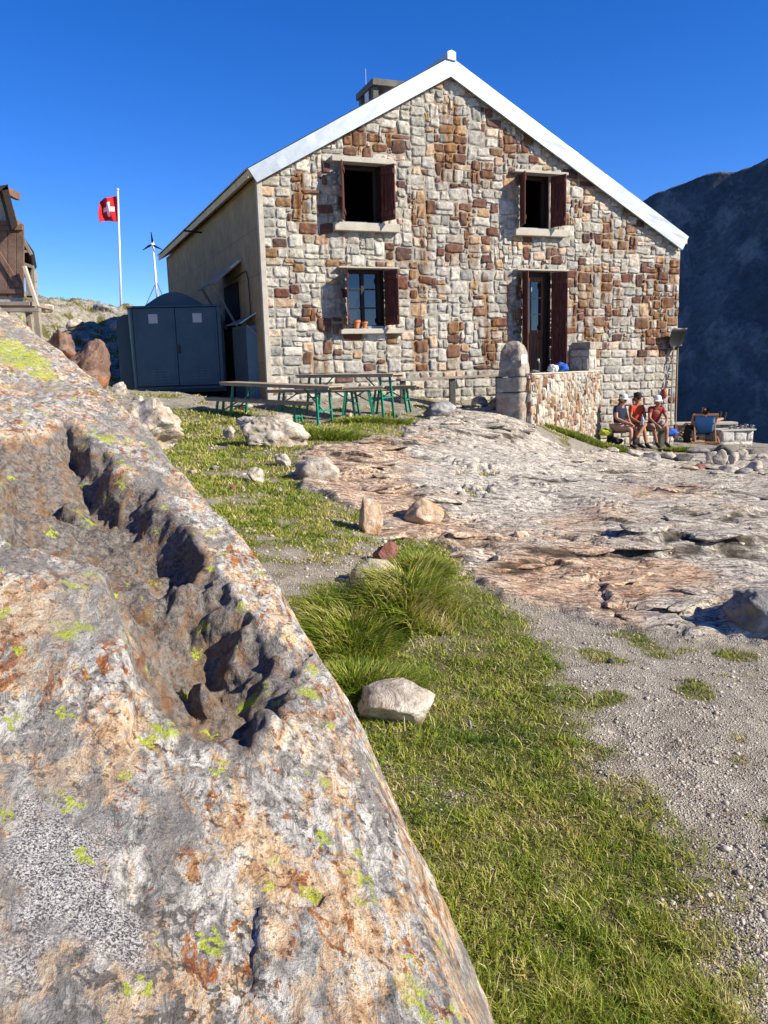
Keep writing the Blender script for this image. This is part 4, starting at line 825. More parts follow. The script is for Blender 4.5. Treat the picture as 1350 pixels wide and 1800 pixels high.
mb = MB(); mb.prism([SPt(sw_/2+.03, (zb+ptop)/2-.12, -.05), SPt(sw_/2+.07, (zb+ptop)/2-.12, -.05), SPt(sw_/2+.07, (zb+ptop)/2+.06, -.05), SPt(sw_/2+.03, (zb+ptop)/2+.06, -.05)], SB_*.04); 
mb.build('latch', black, shed, bevel=.003)
# ---- grey metal cabinet at the corner of the house
Yk = 16.75; p0 = at_depth(433, 572, Yk); p1 = at_depth(465, 568, Yk); q0 = at_depth(408, 575, Yk+.62); zb2 = gz(p0.x, p0.y)-.1
cab = thing('metal_cabinet', ((p0.x+p1.x)/2, Yk, zb2), 'narrow blue grey metal cabinet with a tilted panel on top beside the house corner', 'cabinet')
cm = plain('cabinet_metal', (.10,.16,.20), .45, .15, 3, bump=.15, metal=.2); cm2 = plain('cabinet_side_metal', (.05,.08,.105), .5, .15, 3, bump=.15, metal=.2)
a, b, c_, d = Vector((p0.x, Yk, 0)), Vector((p1.x+.05, Yk, 0)), Vector((p1.x-.2, Yk+.62, 0)), Vector((q0.x, Yk+.62, 0))
mb = MB(); mb.prism([P3(a, zb2), P3(b, zb2), P3(c_, zb2), P3(d, zb2)], UP*(p0.z-zb2)); mb.build('body', cm, cab, bevel=.01)
e = (d-a).normalized(); nn = Vector((e.y, -e.x, 0)); nn = -nn if nn.x > 0 else nn
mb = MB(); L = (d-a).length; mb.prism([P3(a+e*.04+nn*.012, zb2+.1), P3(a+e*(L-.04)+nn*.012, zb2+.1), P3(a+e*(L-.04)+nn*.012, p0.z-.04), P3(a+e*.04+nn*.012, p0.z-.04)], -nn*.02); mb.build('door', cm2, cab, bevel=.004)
mb = MB(); t0_ = at_depth(458, 542, Yk+.1); mb.prism([P3(a-Vector((.12,.05,0)), p0.z+.03), P3(d-Vector((.12,0,0)), p0.z+.03), P3(Vector((t0_.x-.05, Yk+.7, 0)), t0_.z), P3(Vector((t0_.x+.1, Yk, 0)), t0_.z)], UP*.025); mb.build('tilted_panel', plain('panel_metal', (.30,.34,.38), .3, .15, 3, .6), cab)
mb = MB(); mb.bar(P3(a+Vector((.02,-.03,0)), p0.z), (b.x-.02, b.y-.04, p0.z-.38), .03, .03); mb.build('brace', greywood, cab)

# ---- beer tables and benches
bw = plain('bench_board', (.34,.26,.17), .55, .3, 6, bump=.3, bd=.003); bedge = bw
gm = plain('green_leg_paint', (.012,.20,.12), .4, .2, 8, bump=0); gmd = plain('dark_leg_paint', (.035,.05,.045), .5, .2, 8, bump=0)
def trestle(name, pa, pb, h, wid, label, cat, group, leg=gm):
    """table or bench from ground point pa to pb (world), top at height h over the mean ground"""
    a = Vector(pa); b = Vector(pb); L = (b-a).length; rz = math.atan2(b.y-a.y, b.x-a.x); zg = min(a.z, b.z)
    c = (a+b)/2; t = thing(name, (c.x, c.y, zg), label, cat, group, rz); t.rotation_euler = (0, -math.atan2(b.z-a.z, L), rz)
    mb = MB(); mb.box(-L/2, L/2, -wid/2, wid/2, h-.027, h); mb.build('table_top' if cat == 'table' else 'seat', bw, t, world=False, bevel=.006)
    mb = MB()
    for s in (-1, 1): mb.box(-L/2+.02, L/2-.02, s*(wid/2-.02)-.012, s*(wid/2-.02)+.012, h-.06, h-.0275)
    mb.build('edge_rail', bw, t, world=False)
    for s in (-1, 1):
        x = s*(L/2-.30)
        for q in (-1, 1):
            mb = MB(); mb.bar((x+s*.03, q*(wid/2-.04), h-.045), (x+s*.10, q*(wid/2-.015), -.03), .034, .034); mb.build('leg', leg, t, world=False)
        mb = MB(); mb.bar((x+.0, -wid/2+.04, h-.05), (x+.0, wid/2-.04, h-.05), .03, .03); mb.bar((x+s*.065, -wid/2+.03, h*.45), (x+s*.065, wid/2-.03, h*.45), .02, .025)
        mb.bar((x+s*.075, 0, h*.40), (x-s*.36, 0, h-.04), .02, .02); mb.build('leg_brace', leg, t, world=False)
    return t
def tp(px, py, Y, h): p = at_depth(px, py, Y); return (p.x, Y, p.z-h)
TG, BG = 'folding beer tables in front of the house', 'folding beer benches around the tables'
trestle('folding_table', tp(397, 665, 14.3, .76), tp(588, 672, 13.3, .76), .76, .50, 'long folding table with green legs nearest the metal shed', 'table', TG)
trestle('folding_table', tp(530, 657, 15.0, .76), tp(700, 655, 14.2, .76), .76, .50, 'long folding table with green legs behind the others, under the lower window', 'table', TG)
trestle('folding_bench', tp(364, 692, 14.4, .46), tp(543, 701, 13.5, .46), .46, .25, 'low wooden bench in front of the left folding table', 'bench', BG)
trestle('folding_bench', tp(472, 684, 15.0, .46), tp(645, 682, 14.3, .46), .46, .25, 'low wooden bench behind the left folding table', 'bench', BG)
trestle('folding_bench', tp(582, 681, 14.0, .46), tp(675, 678, 13.9, .46), .46, .25, 'short wooden bench with green legs at the middle of the tables', 'bench', BG)
trestle('folding_bench', tp(640, 679, 15.1, .46), tp(736, 677, 14.7, .46), .46, .25, 'wooden bench at the right end of the rear folding table', 'bench', BG)
# plank bench along the wall
wb = thing('wall_bench', FP(fac(790, 665)[0], BASE, .3), 'long weathered plank bench along the foot of the house wall', 'bench')
pa = at_depth(700, 668, 16.3); pb = at_depth(886, 659, 16.9)
mb = MB(); mb.bar(pa, pb, .34, .045); mb.build('plank', greywood, wb, bevel=.006)
dv = (pb-pa)
for f in (.04, .5, .95):
    q = pa+dv*f; mb = MB(); mb.box(q.x-.06, q.x+.06, q.y-.12, q.y+.12, gz(q.x, q.y)-.1, q.z-.022); mb.build('support', cement_d, wb, bevel=.01)

# ---- flower pots on the sill
terra = plain('terracotta', (.50,.19,.08), .85, .15, 9, bump=.2); 
leafm = plain('sill_plant_leaf', (.07,.12,.03), .7, .3, 20)
_, zs = fac(650, 577, .1)
for i, (px, r_, h, lab) in enumerate(((627, .075, .16, 'larger terracotta pot on the sill of the lower window'), (641, .062, .13, 'smaller terracotta pot with a plant on the sill of the lower window'))):
    u = fac(px, 575, .08)[0]; p = FP(u, zs+.002, .085); t = thing('flower_pot', p, lab, 'flower pot', 'terracotta pots on the window sill')
    mb = MB(); mb.lathe((0,0,0), [(r_*.62, 0), (r_*.9, h*.72), (r_*1.06, h*.72), (r_*1.08, h), (r_*.92, h), (r_*.88, h*.8)], 24); mb.build('pot', terra, t, world=False, smooth=False)
    mb = MB(); gg = random.Random(i)
    for k in range(26 if i else 34):
        a = gg.uniform(0, 6.28); e = gg.uniform(.1, 1.1); l = gg.uniform(.03, .055); d = Vector((math.cos(a)*math.cos(e), math.sin(a)*math.cos(e), math.sin(e))); q = Vector((0,0,h*.8)); s = d.cross(UP).normalized()*.008
        mb.add([q-s, q+s, q+d*l+s*1.4, q+d*l*1.25, q+d*l-s*1.4], [(0,1,2,3,4)])
    mb.build('plant', leafm, t, world=False)
# ---- landing: pillar, parapet, block wall
def wallbox(name, A, e, L, zb, zt, th, seed, parent, cell=(.10,.09), pb=.3, sizes=None, regular_=False, faces=('f', 'r', 'l'), pal=None, bulge=.028, zb1=None):
    """a free masonry wall from A along e (unit), thickness th behind, faced with stones"""
    n = Vector((e.y, -e.x, 0)); A = Vector((A[0], A[1], 0)); core = MB(); c = .005
    core.prism([P3(A-n*c, zb), P3(A+e*L-n*c, zb), P3(A+e*L-n*(th-c), zb), P3(A-n*(th-c), zb)], UP*(zt-zb)); parts = []
    ms = []
    FS = {'f': (A, e, n, L), 'l': (A-n*th, n, -e, th), 'r': (A+e*L, -n, e, th)}
    for k in faces:
        o, d, nn_, l = FS[k]; us_ = np.linspace(0, l, max(3, int(l/cell[0]))+1); vs_ = np.linspace(zb, zt, max(3, int((zt-zb)/cell[1]))+1)
        V, F, stn, per_ = masonry(us_, vs_, lambda u, v: False, lambda u: zt+.005, seed+ord(k), sizes or SZ, lambda u, v: regular_, warp=.012, joint=.007, bulge=bulge, n=(9, 7), chis=.010)
        g = np.random.default_rng(seed); cc = np.zeros((len(V), 3)); ru_ = np.zeros(len(V))
        for i in range(len(stn)):
            c3, b3 = pick(g, pb) if pal is None else (np.array(pal[g.integers(len(pal))])*g.uniform(.85, 1.15), False)
            cc[i*per_:(i+1)*per_] = c3; ru_[i*per_:(i+1)*per_] = (g.random() < .12)*.6
        ms.append((to_world(V, o, d, nn_), F, cc, ru_))
    b = 0; Vs = []; Fs = []
    for V, F, cc, r__ in ms: Vs.append(V); Fs.append(F+b); b += len(V)
    core.build(name+'_core', mortar_mat, parent)
    return np_mesh(name, np.concatenate(Vs), np.concatenate(Fs), stone_mat, parent, smooth=True, attrs=dict(rust=np.concatenate([x[3] for x in ms])), cols=dict(stone=np.concatenate([x[2] for x in ms])))
PY0 = 15.4; q0 = at_depth(934, 655, PY0); q1f = FP(fac(1052, 700)[0], 0, .02); q1 = Vector((q1f.x-.05, q1f.y-.35, 0)); q0v = Vector((q0.x, PY0, 0)); pe = (q1-q0v).normalized(); PL = (q1-q0v).length
par = thing('landing_wall', (q0.x, PY0, gz(q0.x, PY0)), 'low stone parapet with a pointed pillar closing the landing before the door', 'wall')
zpt = q0.z-.03; PALP = [(.40,.34,.26), (.44,.39,.32), (.42,.32,.23), (.34,.23,.16), (.50,.46,.39), (.22,.11,.08), (.30,.19,.11), (.38,.37,.33), (.44,.37,.29), (.40,.38,.34)]
wallbox('parapet', q0v, pe, PL, q0.z-1.95, zpt, .34, 5, par, (.085,.085), 0, [[(1,2),(2,2),(1,3),(2,3),(1,2),(2,1),(1,1),(2,4)], [(2,2)]], False, ('f', 'l', 'r'), PALP, .03)
mb = MB(); nP = Vector((pe.y, -pe.x, 0)); mb.prism([P3(q0v+nP*.02-pe*.0, zpt-.01), P3(q1+nP*.02, zpt-.01), P3(q1-nP*.36, zpt-.01), P3(q0v-nP*.36, zpt-.01)], UP*.03); mb.build('parapet_top', cement, par, bevel=.01)
# pillar: three stacked hewn stones, the top one pointed
pc = at_depth(905, 640, PY0+.05); pz = lambda y: at_depth(905, y, PY0+.05).z
def hewn(name, cx, cy, prof, sx_, sy_, seed, mat, parent, ang=R(-28)):
    """stacked rings of a rounded square, roughened"""
    NR, NA = 30, 40; zs_ = np.linspace(0, 1, NR); V = []
    for i, t in enumerate(zs_):
        z = prof[0][1]+(prof[-1][1]-prof[0][1])*t; w = np.interp(z, [p[1] for p in prof], [p[0] for p in prof])
        for k in range(NA):
            a = 2*math.pi*k/NA; ca, sa = math.cos(a), math.sin(a); r = 1/max((abs(ca)**14+abs(sa)**14)**(1/14), 1e-6)
            V.append((ca*r*sx_*w, sa*r*sy_*w, z))
    V = np.array(V); nz = 1+.09*fbm(V[:,0]*5+seed, V[:,1]*5, V[:,2]*5, 5); V[:, :2] *= nz[:, None]
    V = np.r_[V, [[0, 0, prof[0][1]], [0, 0, prof[-1][1]+.015]]]; n = NR*NA
    Fq = np.array([(i*NA+k, i*NA+(k+1) % NA, (i+1)*NA+(k+1) % NA, (i+1)*NA+k) for i in range(NR-1) for k in range(NA)])
    Ft = np.array([(n, (k+1) % NA, k) for k in range(NA)]+[(n+1, (NR-1)*NA+k, (NR-1)*NA+(k+1) % NA) for k in range(NA)])
    c, s = math.cos(ang), math.sin(ang); V = np.c_[V[:,0]*c-V[:,1]*s+cx, V[:,0]*s+V[:,1]*c+cy, V[:,2]]
    return np_mesh(name, V, [Fq, Ft], mat, parent, smooth=False)
hw = rock_mat('hewn_stone', [(.3, (.15,.135,.11)), (.5, (.29,.265,.22)), (.72, (.44,.41,.35))], (.36,.20,.12), .45, 0, 5, .35)
hewn('pillar', pc.x, pc.y+.1, [(1.0, pz(662)), (.97, pz(640)), (.86, pz(618)), (.66, pz(606)), (.36, pz(600))], .235, .25, 3., hw, par)
hewn('pillar_block', pc.x-.02, pc.y+.1, [(1.05, pz(688)), (1.06, pz(664))], .25, .27, 7., hw, par); hewn('pillar_block', pc.x-.01, pc.y+.12, [(1.08, gz(pc.x, pc.y)-.3), (1.06, pz(690))], .25, .28, 9., hw, par)
mb = MB(); wn_ = at_depth(921, 631, PY0-.22); mb.obox(wn_, ((.88,.47,0), (-.47,.88,0), UP), (.065, .01, .08)); mb.build('notice_plate', plain('white_notice', (.72,.72,.72), .6, .05), par)
mb = MB(); t_ = .22; wn2 = q0v+pe*(PL*.18)+nP*.045; mb.obox(P3(wn2, at_depth(957, 682, wn2.y).z), (pe, nP, UP), (.035, .006, .06)); mb.build('small_plate', plain('small_white_plate', (.7,.7,.7), .6, .05), par)
# landing floor and step
e2 = FP(fac(905, 660)[0]-.1, 0, .01); e3 = FP(fac(1052, 660)[0], 0, .01); zd = OPEN['dr'][2]-.26
mb = MB(); mb.prism([P3(Vector((q0v.x-.2, q0v.y+.35, 0)), zd-1.2), P3(q0v-nP*.33+pe*.05, zd-1.2), P3(q1-nP*.33, zd-1.2), P3(e3, zd-1.2), P3(e2, zd-1.2)], UP*1.2); mb.build('landing_floor', cement_d, par)
mb = MB(); mb.prism([FP(OPEN['dr'][0]-.12, zd, .01), FP(OPEN['dr'][1]+.1, zd, .01), FP(OPEN['dr'][1]+.1, OPEN['dr'][2]-.06, .01), FP(OPEN['dr'][0]-.12, OPEN['dr'][2]-.06, .01)], FN*.3); mb.build('door_step', cement_d, par, bevel=.015)
# block wall at the right end of the landing
bl = thing('block_wall', (q1.x, q1.y, zpt), 'short wall of hewn grey blocks with a slab on top, right of the door', 'wall')
k0 = at_depth(1001, 640, q1.y+.0); k1 = at_depth(1036, 640, q1.y-.35); k0 = Vector((k0.x, q1.y+.05, 0)); k1 = Vector((k1.x, q1.y-.3, 0)); ke = (k1-k0).normalized(); zt1 = at_depth(1036, 614, k1.y).z; zt2 = at_depth(1036, 601, k1.y).z
wallbox('hewn_blocks', k0, ke, (k1-k0).length, zd, zt1, .34, 15, bl, (.16,.15), 0, [[(2,2),(3,2)], [(2,2),(3,2)]], True, ('f', 'r', 'l'), [(.42,.40,.35), (.46,.43,.38)], .018)
nk = Vector((ke.y, -ke.x, 0)); mb = MB(); mb.prism([P3(k0-ke*.1-nk*.05, zt1), P3(k1+ke*.0-nk*.05, zt1), P3(k1-nk*.62, zt1), P3(k0-ke*.1-nk*.62, zt1)], UP*(zt2-zt1)*1.05); mb.build('cover_slab', hw, bl, bevel=.02)
# things lying on the parapet
def on_par(f, back=.15): p = q0v+pe*(PL*f)-nP*back; return P3(p, zpt+.022)
bt = thing('bottle', on_par(.17), 'black drinking bottle standing on the landing parapet', 'bottle')
mb = MB(); mb.lathe((0,0,0), [(.040, 0), (.042, .01), (.042, .19), (.03, .225)], 18); mb.build('flask', black, bt, world=False, smooth=False)
mb = MB(); mb.lathe((0,0,.225), [(.024, 0), (.026, .01), (.026, .04), (.022, .045)], 16); mb.build('cap', plain('bottle_cap', (.45,.45,.44), .4), bt, world=False)
def cloth_lump(name, p, size, seed, mat, label, cat, parent=None, sub=4):
    V, F = ICO[sub]; V = V.copy(); s = seed*1.3; V *= (1+.30*fbm(V[:,0]*1.6+s, V[:,1]*1.6, V[:,2]*1.6, 3)+.10*np.abs(fbm(V[:,0]*5+s, V[:,1]*5, V[:,2]*5, 3)))[:, None]
    V[:, 2] = np.maximum(V[:, 2], -.75); V = V*np.array(size); o = np_mesh(name, V, F, mat, parent, world=False, smooth=True)
    if parent is None: o.location = (p[0], p[1], p[2]+size[2]*.74); tag(o, label, cat)
    else: o.location = Vector(p)
    return o
fabric = lambda n, c, v=.2: plain(n, c, .9, v, 12, bump=.5, bd=.006)
bluef = fabric('blue_fabric', (.02,.09,.36)); whitef = fabric('white_fabric', (.6,.6,.58))
cloth_lump('jacket', on_par(.47), (.15,.12,.11), 2, bluef, 'bundled blue jacket on the landing parapet', 'jacket')
cloth_lump('cap', on_par(.36), (.10,.09,.085), 4, whitef, 'white cap on the parapet beside the blue jacket', 'cap')
rock('flat_stone', on_par(.10, .12), (.13,.10,.035), 31, 'grey', 'flat grey stone lying on the parapet beside the black bottle', 3, sink=.1, cat='stone')

# ---- shovels at the right corner
su, sz_ = fac(1177, 720, .25); foot = FP(su, gz(*FP(su, 0, .3).xy), .30); top = FP(fac(1182, 612, .06)[0], fac(1182, 612, .06)[1], .10)
sh = thing('snow_shovel', foot, 'black snow shovel leaning blade up against the right corner of the house', 'shovel'); mb = MB(); mb.tube([foot, top+UP*.05], .016, 8); mb.build('handle', plain('shovel_shaft', (.30,.24,.17), .6), sh)
d = (top-foot).normalized(); bx = FE; mb = MB(); V = []; nb_ = 8
for j in range(7):
    t = j/6; zz = top+d*(.52*t-.05)+FN*(.16*t*t); wd = .05+.17*min(1, t*3)
    for i in range(nb_+1):
        s = -1+2*i/nb_; V.append(zz+bx*s*wd*1.0+FN*(.05*s*s))
F = [(j*9+i, j*9+i+1, (j+1)*9+i+1, (j+1)*9+i) for j in range(6) for i in range(8)]; mb.add(V, F); o = mb.build('blade', black, sh, smooth=True); so = o.modifiers.new('s', 'SOLIDIFY'); so.thickness = .008
foot2 = foot+FE*.16; sp_o = thing('spade', foot2, 'thin wooden-handled tool leaning beside the black snow shovel', 'tool'); mb = MB(); t2 = top+FE*.13+UP*.02; mb.tube([foot2+UP*.5, t2], .013, 8); mb.build('handle', plain('tool_shaft', (.33,.2,.12), .6), sp_o)
mb = MB(); mb.bar(t2-FE*.09+UP*.02, t2+FE*.11+UP*.05, .03, .03); mb.build('grip', plain('reddish_grip', (.35,.1,.06), .6), sp_o)
mb = MB(); mb.obox(foot2+UP*.35, (FE, FN, UP), (.05, .03, .17)); mb.build('blade', shut_mat, sp_o, bevel=.01)

# ---- right terrace: low wall, block, deck chair, trestle, small things
TY = 21.6; w0 = at_depth(1188, 742, TY); w1 = at_depth(1284, 756, TY+.1); zf = gz((w0.x+w1.x)/2, TY)
tw = thing('terrace_wall', ((w0.x+w1.x)/2, TY, zf), 'low pale terrace wall ending in a two-course block pier at the far right', 'wall'); 
we = (w1-w0); we.z = 0; wl = we.length; we.normalize(); wallbox('wall_stones', (w0.x-.6, TY+.3), we, wl+.8, zf-.8, w0.z-.10, .35, 21, tw, (.16,.15), .02, [[(2,2),(3,2)], [(2,1),(3,1)]], True, ('f',), None, .02)
mb = MB(); mb.prism([(w0.x-.6, TY+.24, w0.z-.10), (w1.x+.3, TY+.32, w0.z-.14), (w1.x+.3, TY+.72, w0.z-.14), (w0.x-.6, TY+.68, w0.z-.10)], UP*.07); mb.build('coping', cement, tw, bevel=.01)
b0 = at_depth(1268, 783, 20.6); b1 = at_depth(1332, 785, 20.6); bz = at_depth(1290, 757, 20.6).z
wallbox('pier', (b0.x, 20.6), Vector((.97,.24,0)).normalized(), (b1.x-b0.x), b0.z-.5, bz, .7, 27, tw, (.16,.14), 0, [[(3,2),(2,2)], [(3,2),(2,2)]], True, ('f', 'l', 'r'), [(.50,.48,.44), (.44,.42,.38), (.55,.53,.49)], .02)
mb = MB(); mb.prism([(b0.x-.02, 20.58, bz-.02), (b1.x+.0, 20.72, bz-.02), (b1.x-.1, 21.4, bz-.02), (b0.x-.12, 21.25, bz-.02)], UP*.04); mb.build('pier_top', cement, tw, bevel=.01)
steel = plain('dull_steel', (.25,.25,.25), .35, .2, metal=.8)
for i in range(5):
    x = b0.x+.32+i*.14; lab = ['leftmost', 'second', 'middle', 'fourth', 'rightmost'][i]
    t = thing('cup', (x, 20.85+.05*(i % 2), bz+.021), f'{lab} of the five dark metal cups on the terrace pier', 'cup', 'cups on the terrace pier')
    mb = MB(); h = .10+.02*(i % 2); mb.lathe((0,0,0), [(.04, 0), (.046, h), (.04, h), (.035, .02)], 16); mb.build('beaker', steel, t, world=False)
    mb = MB(); mb.tube([(.044, 0, h*.8), (.075, 0, h*.7), (.075, 0, h*.35), (.042, 0, h*.25)], .006, 6); mb.build('handle', steel, t, world=False)
# deck chair seen from behind
DY = 20.6; c0 = at_depth(1238, 779, DY); zg = gz(c0.x, DY); wood = plain('deck_chair_wood', (.42,.20,.09), .55, .25, 8, bump=.2)
dc = thing('deck_chair', (c0.x, DY, zg), 'wooden deck chair with blue canvas seen from behind on the terrace', 'deck chair', rz=R(-14))
HW = .29; topz_ = at_depth(1238, 729, DY).z-zg; mb = MB(); HT = topz_
for s in (-1, 1):
    mb = MB(); mb.bar((s*HW, -.02, HT), (s*HW, .95, .03), .035, .05); mb.build('side_rail', wood, dc, world=False, bevel=.004)
    mb = MB(); mb.bar((s*(HW+.04), .85, .42), (s*(HW+.04), -.30, .02), .03, .05); mb.build('support_rail', wood, dc, world=False, bevel=.004)
    mb = MB(); mb.bar((s*(HW-.04), .12, HT*.72), (s*(HW-.04), -.22, .05), .025, .04); mb.build('rear_prop', wood, dc, world=False, bevel=.004)
mb = MB(); mb.bar((-HW-.02, -.02, HT), (HW+.02, -.02, HT), .05, .055); mb.build('top_rail', wood, dc, world=False, bevel=.006)
for (y_, z_) in ((-.25, .06), (.85, .40)): mb = MB(); mb.bar((-HW-.05, y_, z_), (HW+.05, y_, z_), .03, .04); mb.build('cross_rail', wood, dc, world=False, bevel=.004)
mb = MB(); V = []; n_ = 18
for j in range(n_+1):
    t = j/n_; y = -.02+.86*t; z = (HT-.03)*(1-t)+.42*t-.34*math.sin(math.pi*t)*(1-.15*t)
    for i in range(7): s = -1+i/3; V.append((s*(HW-.05), y, z-.02*(1-s*s)))
F = [(j*7+i, j*7+i+1, (j+1)*7+i+1, (j+1)*7+i) for j in range(n_) for i in range(6)]; mb.add(V, F); o = mb.build('canvas', fabric('blue_canvas', (.06,.20,.46), .1), dc, world=False, smooth=True); so = o.modifiers.new('s', 'SOLIDIFY'); so.thickness = .006
# wooden X trestle
xp = at_depth(1196, 776, 20.9); xt = thing('folding_stool', (xp.x, 20.9, gz(xp.x, 20.9)), 'empty folding wooden chair with crossed legs between the seated men and the deck chair', 'chair')
for s in (-1, 1):
    for k in (0, 1):
        mb = MB(); mb.bar((-.30*s, k*.4, .02), (.30*s, k*.4, .46), .035, .035); mb.build('crossed_leg', wood, xt, world=False, bevel=.003)
mb = MB(); mb.box(-.33, -.28, -.02, .42, .44, .47); mb.box(.28, .33, -.02, .42, .44, .47); mb.build('seat_rail', wood, xt, world=False)
# ---- flag pole and flag
FY = 40.; f0 = at_depth(211, 552, FY); f1 = at_depth(207, 335, FY); fm = plain('pole_metal', (.62,.63,.64), .4, .1, metal=.2)
fp = thing('flagpole', (f0.x, FY, f0.z-.6), 'tall thin pale flagpole on the rocky rise', 'flagpole'); mb = MB(); mb.tube([(f0.x, FY, f0.z-1.2), (f1.x, FY, f1.z)], [.065, .045], 10); mb.build('pole', fm, fp, smooth=True)
mb = MB(); mb.lathe((f1.x, FY, f1.z), [(.03, 0), (.07, .02), (.075, .06), (.04, .10)], 12); mb.build('finial', fm, fp)
fa = at_depth(207, 345, FY); fb = at_depth(209, 389, FY); fl = at_depth(176, 350, FY); FWd = (fa.x-fl.x)*1.12; FH = fa.z-fb.z
mb = MB(); N = 32; V = []
for j in range(N+1):
    for i in range(N+1):
        t = i/N; v = j/N; V.append((fa.x-.05-FWd*.93*t+.02*v+.03*math.sin(v*7)*t, FY+.22*t*math.sin(t*9+v*2.2)+.05*math.sin(v*6+t*3)*t, fa.z-FH*v-.16*t*t*(1-v)*1.1-.10*t*math.sin(t*6+1)*v+.05*math.sin(t*10)*t*(1-v)))
F0 = []; F1 = []
for j in range(N):
    for i in range(N):
        cr_ = (13 <= i < 19 and 6 <= j < 26) or (13 <= j < 19 and 6 <= i < 26); (F1 if cr_ else F0).append((j*(N+1)+i, j*(N+1)+i+1, (j+1)*(N+1)+i+1, (j+1)*(N+1)+i))
mb.add(V, F0); mb.f += F1; mb.m += [1]*len(F1)
flg = mb.build('flag', [fabric('flag_red', (.55,.015,.02), .08), fabric('flag_white', (.8,.8,.8), .05)], None, smooth=True); so = flg.modifiers.new('s', 'SOLIDIFY'); so.thickness = .006; tag(flg, 'square red flag with a white cross flying from the flagpole', 'flag')
# ---- small wind turbine
TYY = 46.; t0 = at_depth(278, 540, TYY); t1 = at_depth(269, 432, TYY); wt = thing('wind_turbine', (t0.x, TYY, t0.z-1.0), 'small three-bladed wind turbine on a guyed white mast behind the shed', 'wind turbine')
mb = MB(); mb.tube([(t0.x, TYY, t0.z-1.5), (t1.x, TYY, t1.z)], [.09, .06], 8); mb.build('mast', fm, wt, smooth=True)
hub = Vector((t1.x, TYY-.15, t1.z+.05)); mb = MB(); mb.tube([hub+Vector((0,.4,0)), hub+Vector((0,.1,0)), hub-Vector((0,.12,0))], [.06, .12, .05], 10); mb.build('nacelle', fm, wt, smooth=True)
for a in (92, 208, 332):
    mb = MB(); d = Vector((math.cos(R(a)), .02, math.sin(R(a)))); s = d.cross(Vector((0,1,0))).normalized(); L = .62 if a != 92 else .66
    mb.prism([hub+d*.04-s*.03, hub+d*.18-s*.085, hub+d*L-s*.02, hub+d*L+s*.012, hub+d*.18+s*.04, hub+d*.04+s*.03], Vector((0, .03, 0))); mb.build('blade', black, wt)
mb = MB(); mb.prism([hub+Vector((-.02,.3,.02)), hub+Vector((-.22,.8,.45)), hub+Vector((-.18,.8,.5)), hub+Vector((.0,.4,.05))], Vector((.02,0,0))); mb.build('tail_vane', fm, wt)
gt = at_depth(275, 495, TYY)
for (px, py) in ((254, 542), (290, 530)):
    p = at_depth(px, py, TYY-.3); mb = MB(); mb.tube([gt, p+(p-gt)*.35], .018, 5); mb.build('guy_wire', black, wt)
# ---- weathered wooden hut on stilts at the left edge
HY = 14.5; weath = plain('weathered_plank', (.17,.105,.075), .85, .5, 5, bump=.5, bd=.006); wdark = plain('dark_plank', (.05,.038,.032), .9, .4, 5, bump=.4); pale_w = plain('pale_new_timber', (.50,.42,.33), .7, .15, 5)
hp = lambda px, py, Y=HY: at_depth(px, py, Y)
hut = thing('wooden_hut', (hp(-20, 560).x, HY, hp(-20, 600).z), 'weathered dark wooden hut on stilts at the left edge of the picture', 'hut')
mb = MB(); xs = [-130, -108, -86, -64, -42, -22, -2, 13, 28, 42]
for i in range(len(xs)-1):
    a = hp(xs[i]+.8, 394); b = hp(xs[i+1]-.4, 394); c = hp(xs[i+1]-.4, 523); d = hp(xs[i]+.8, 523); mb.prism([a, b, c, d], Vector((0, .035+.006*(i % 2), 0)))
dd = mb.build('plank_door', weath, hut, bevel=.004)
mb = MB(); 
for y in (400, 512): mb.prism([hp(-130, y-4, HY-.03), hp(39, y-4, HY-.03), hp(39, y+4, HY-.03), hp(-130, y+4, HY-.03)], Vector((0,.03,0)))
mb.prism([hp(-14, 436, HY-.035), hp(-8, 430, HY-.035), hp(36, 500, HY-.035), hp(28, 506, HY-.035)], Vector((0,.03,0))); mb.build('batten', weath, dd, bevel=.004)
mb = MB(); mb.prism([hp(-130, 530, HY+.02), hp(40, 530, HY+.02), hp(36, 400, HY+.02), hp(13, 334, HY+.02), hp(-130, 352, HY+.02)], Vector((-1.6, 2.6, 0))); mb.build('wall', plain('grey_rubble_wall', (.36,.35,.32), .95, .35, 4, bump=.8, bd=.03), hut)
mb = MB(); rd_ = Vector((-1.7, 2.9, 0)); 
for (pA, pB) in (((13, 325), (31, 396)),):
    A_ = hp(*pA, HY-.3); B_ = hp(*pB, HY-.3); mb.prism([A_, B_, B_-Vector((.10,0,.07)), A_-Vector((.10,0,.07))], rd_)
A_ = hp(14, 324, HY-.3); B_ = hp(-150, 352, HY-.3); mb.prism([A_, B_, B_-Vector((0,0,.08)), A_-Vector((0,0,.08))], rd_); mb.build('roof', wdark, hut)
mb = MB(); mb.prism([hp(-130, 385, HY-.05), hp(30, 388, HY-.05), hp(30, 396, HY-.05), hp(-130, 393, HY-.05)], Vector((0,.2,0))); mb.prism([hp(4, 328, HY-.28), hp(13, 328, HY-.28), hp(13, 341, HY-.28), hp(4, 341, HY-.28)], Vector((0,.5,0))); mb.build('beam', weath, hut)
mb = MB(); le = HY+.15
for (pA, pB) in (((32, 402), (60, 443)), ((60, 443), (65, 470))):
    A_ = hp(*pA, le); B_ = hp(*pB, le); mb.prism([A_, B_, B_-Vector((.06,0,.05)), A_-Vector((.06,0,.05))], Vector((-1.1, 1.8, 0)))
mb.build('lean_to_roof', wdark, hut)
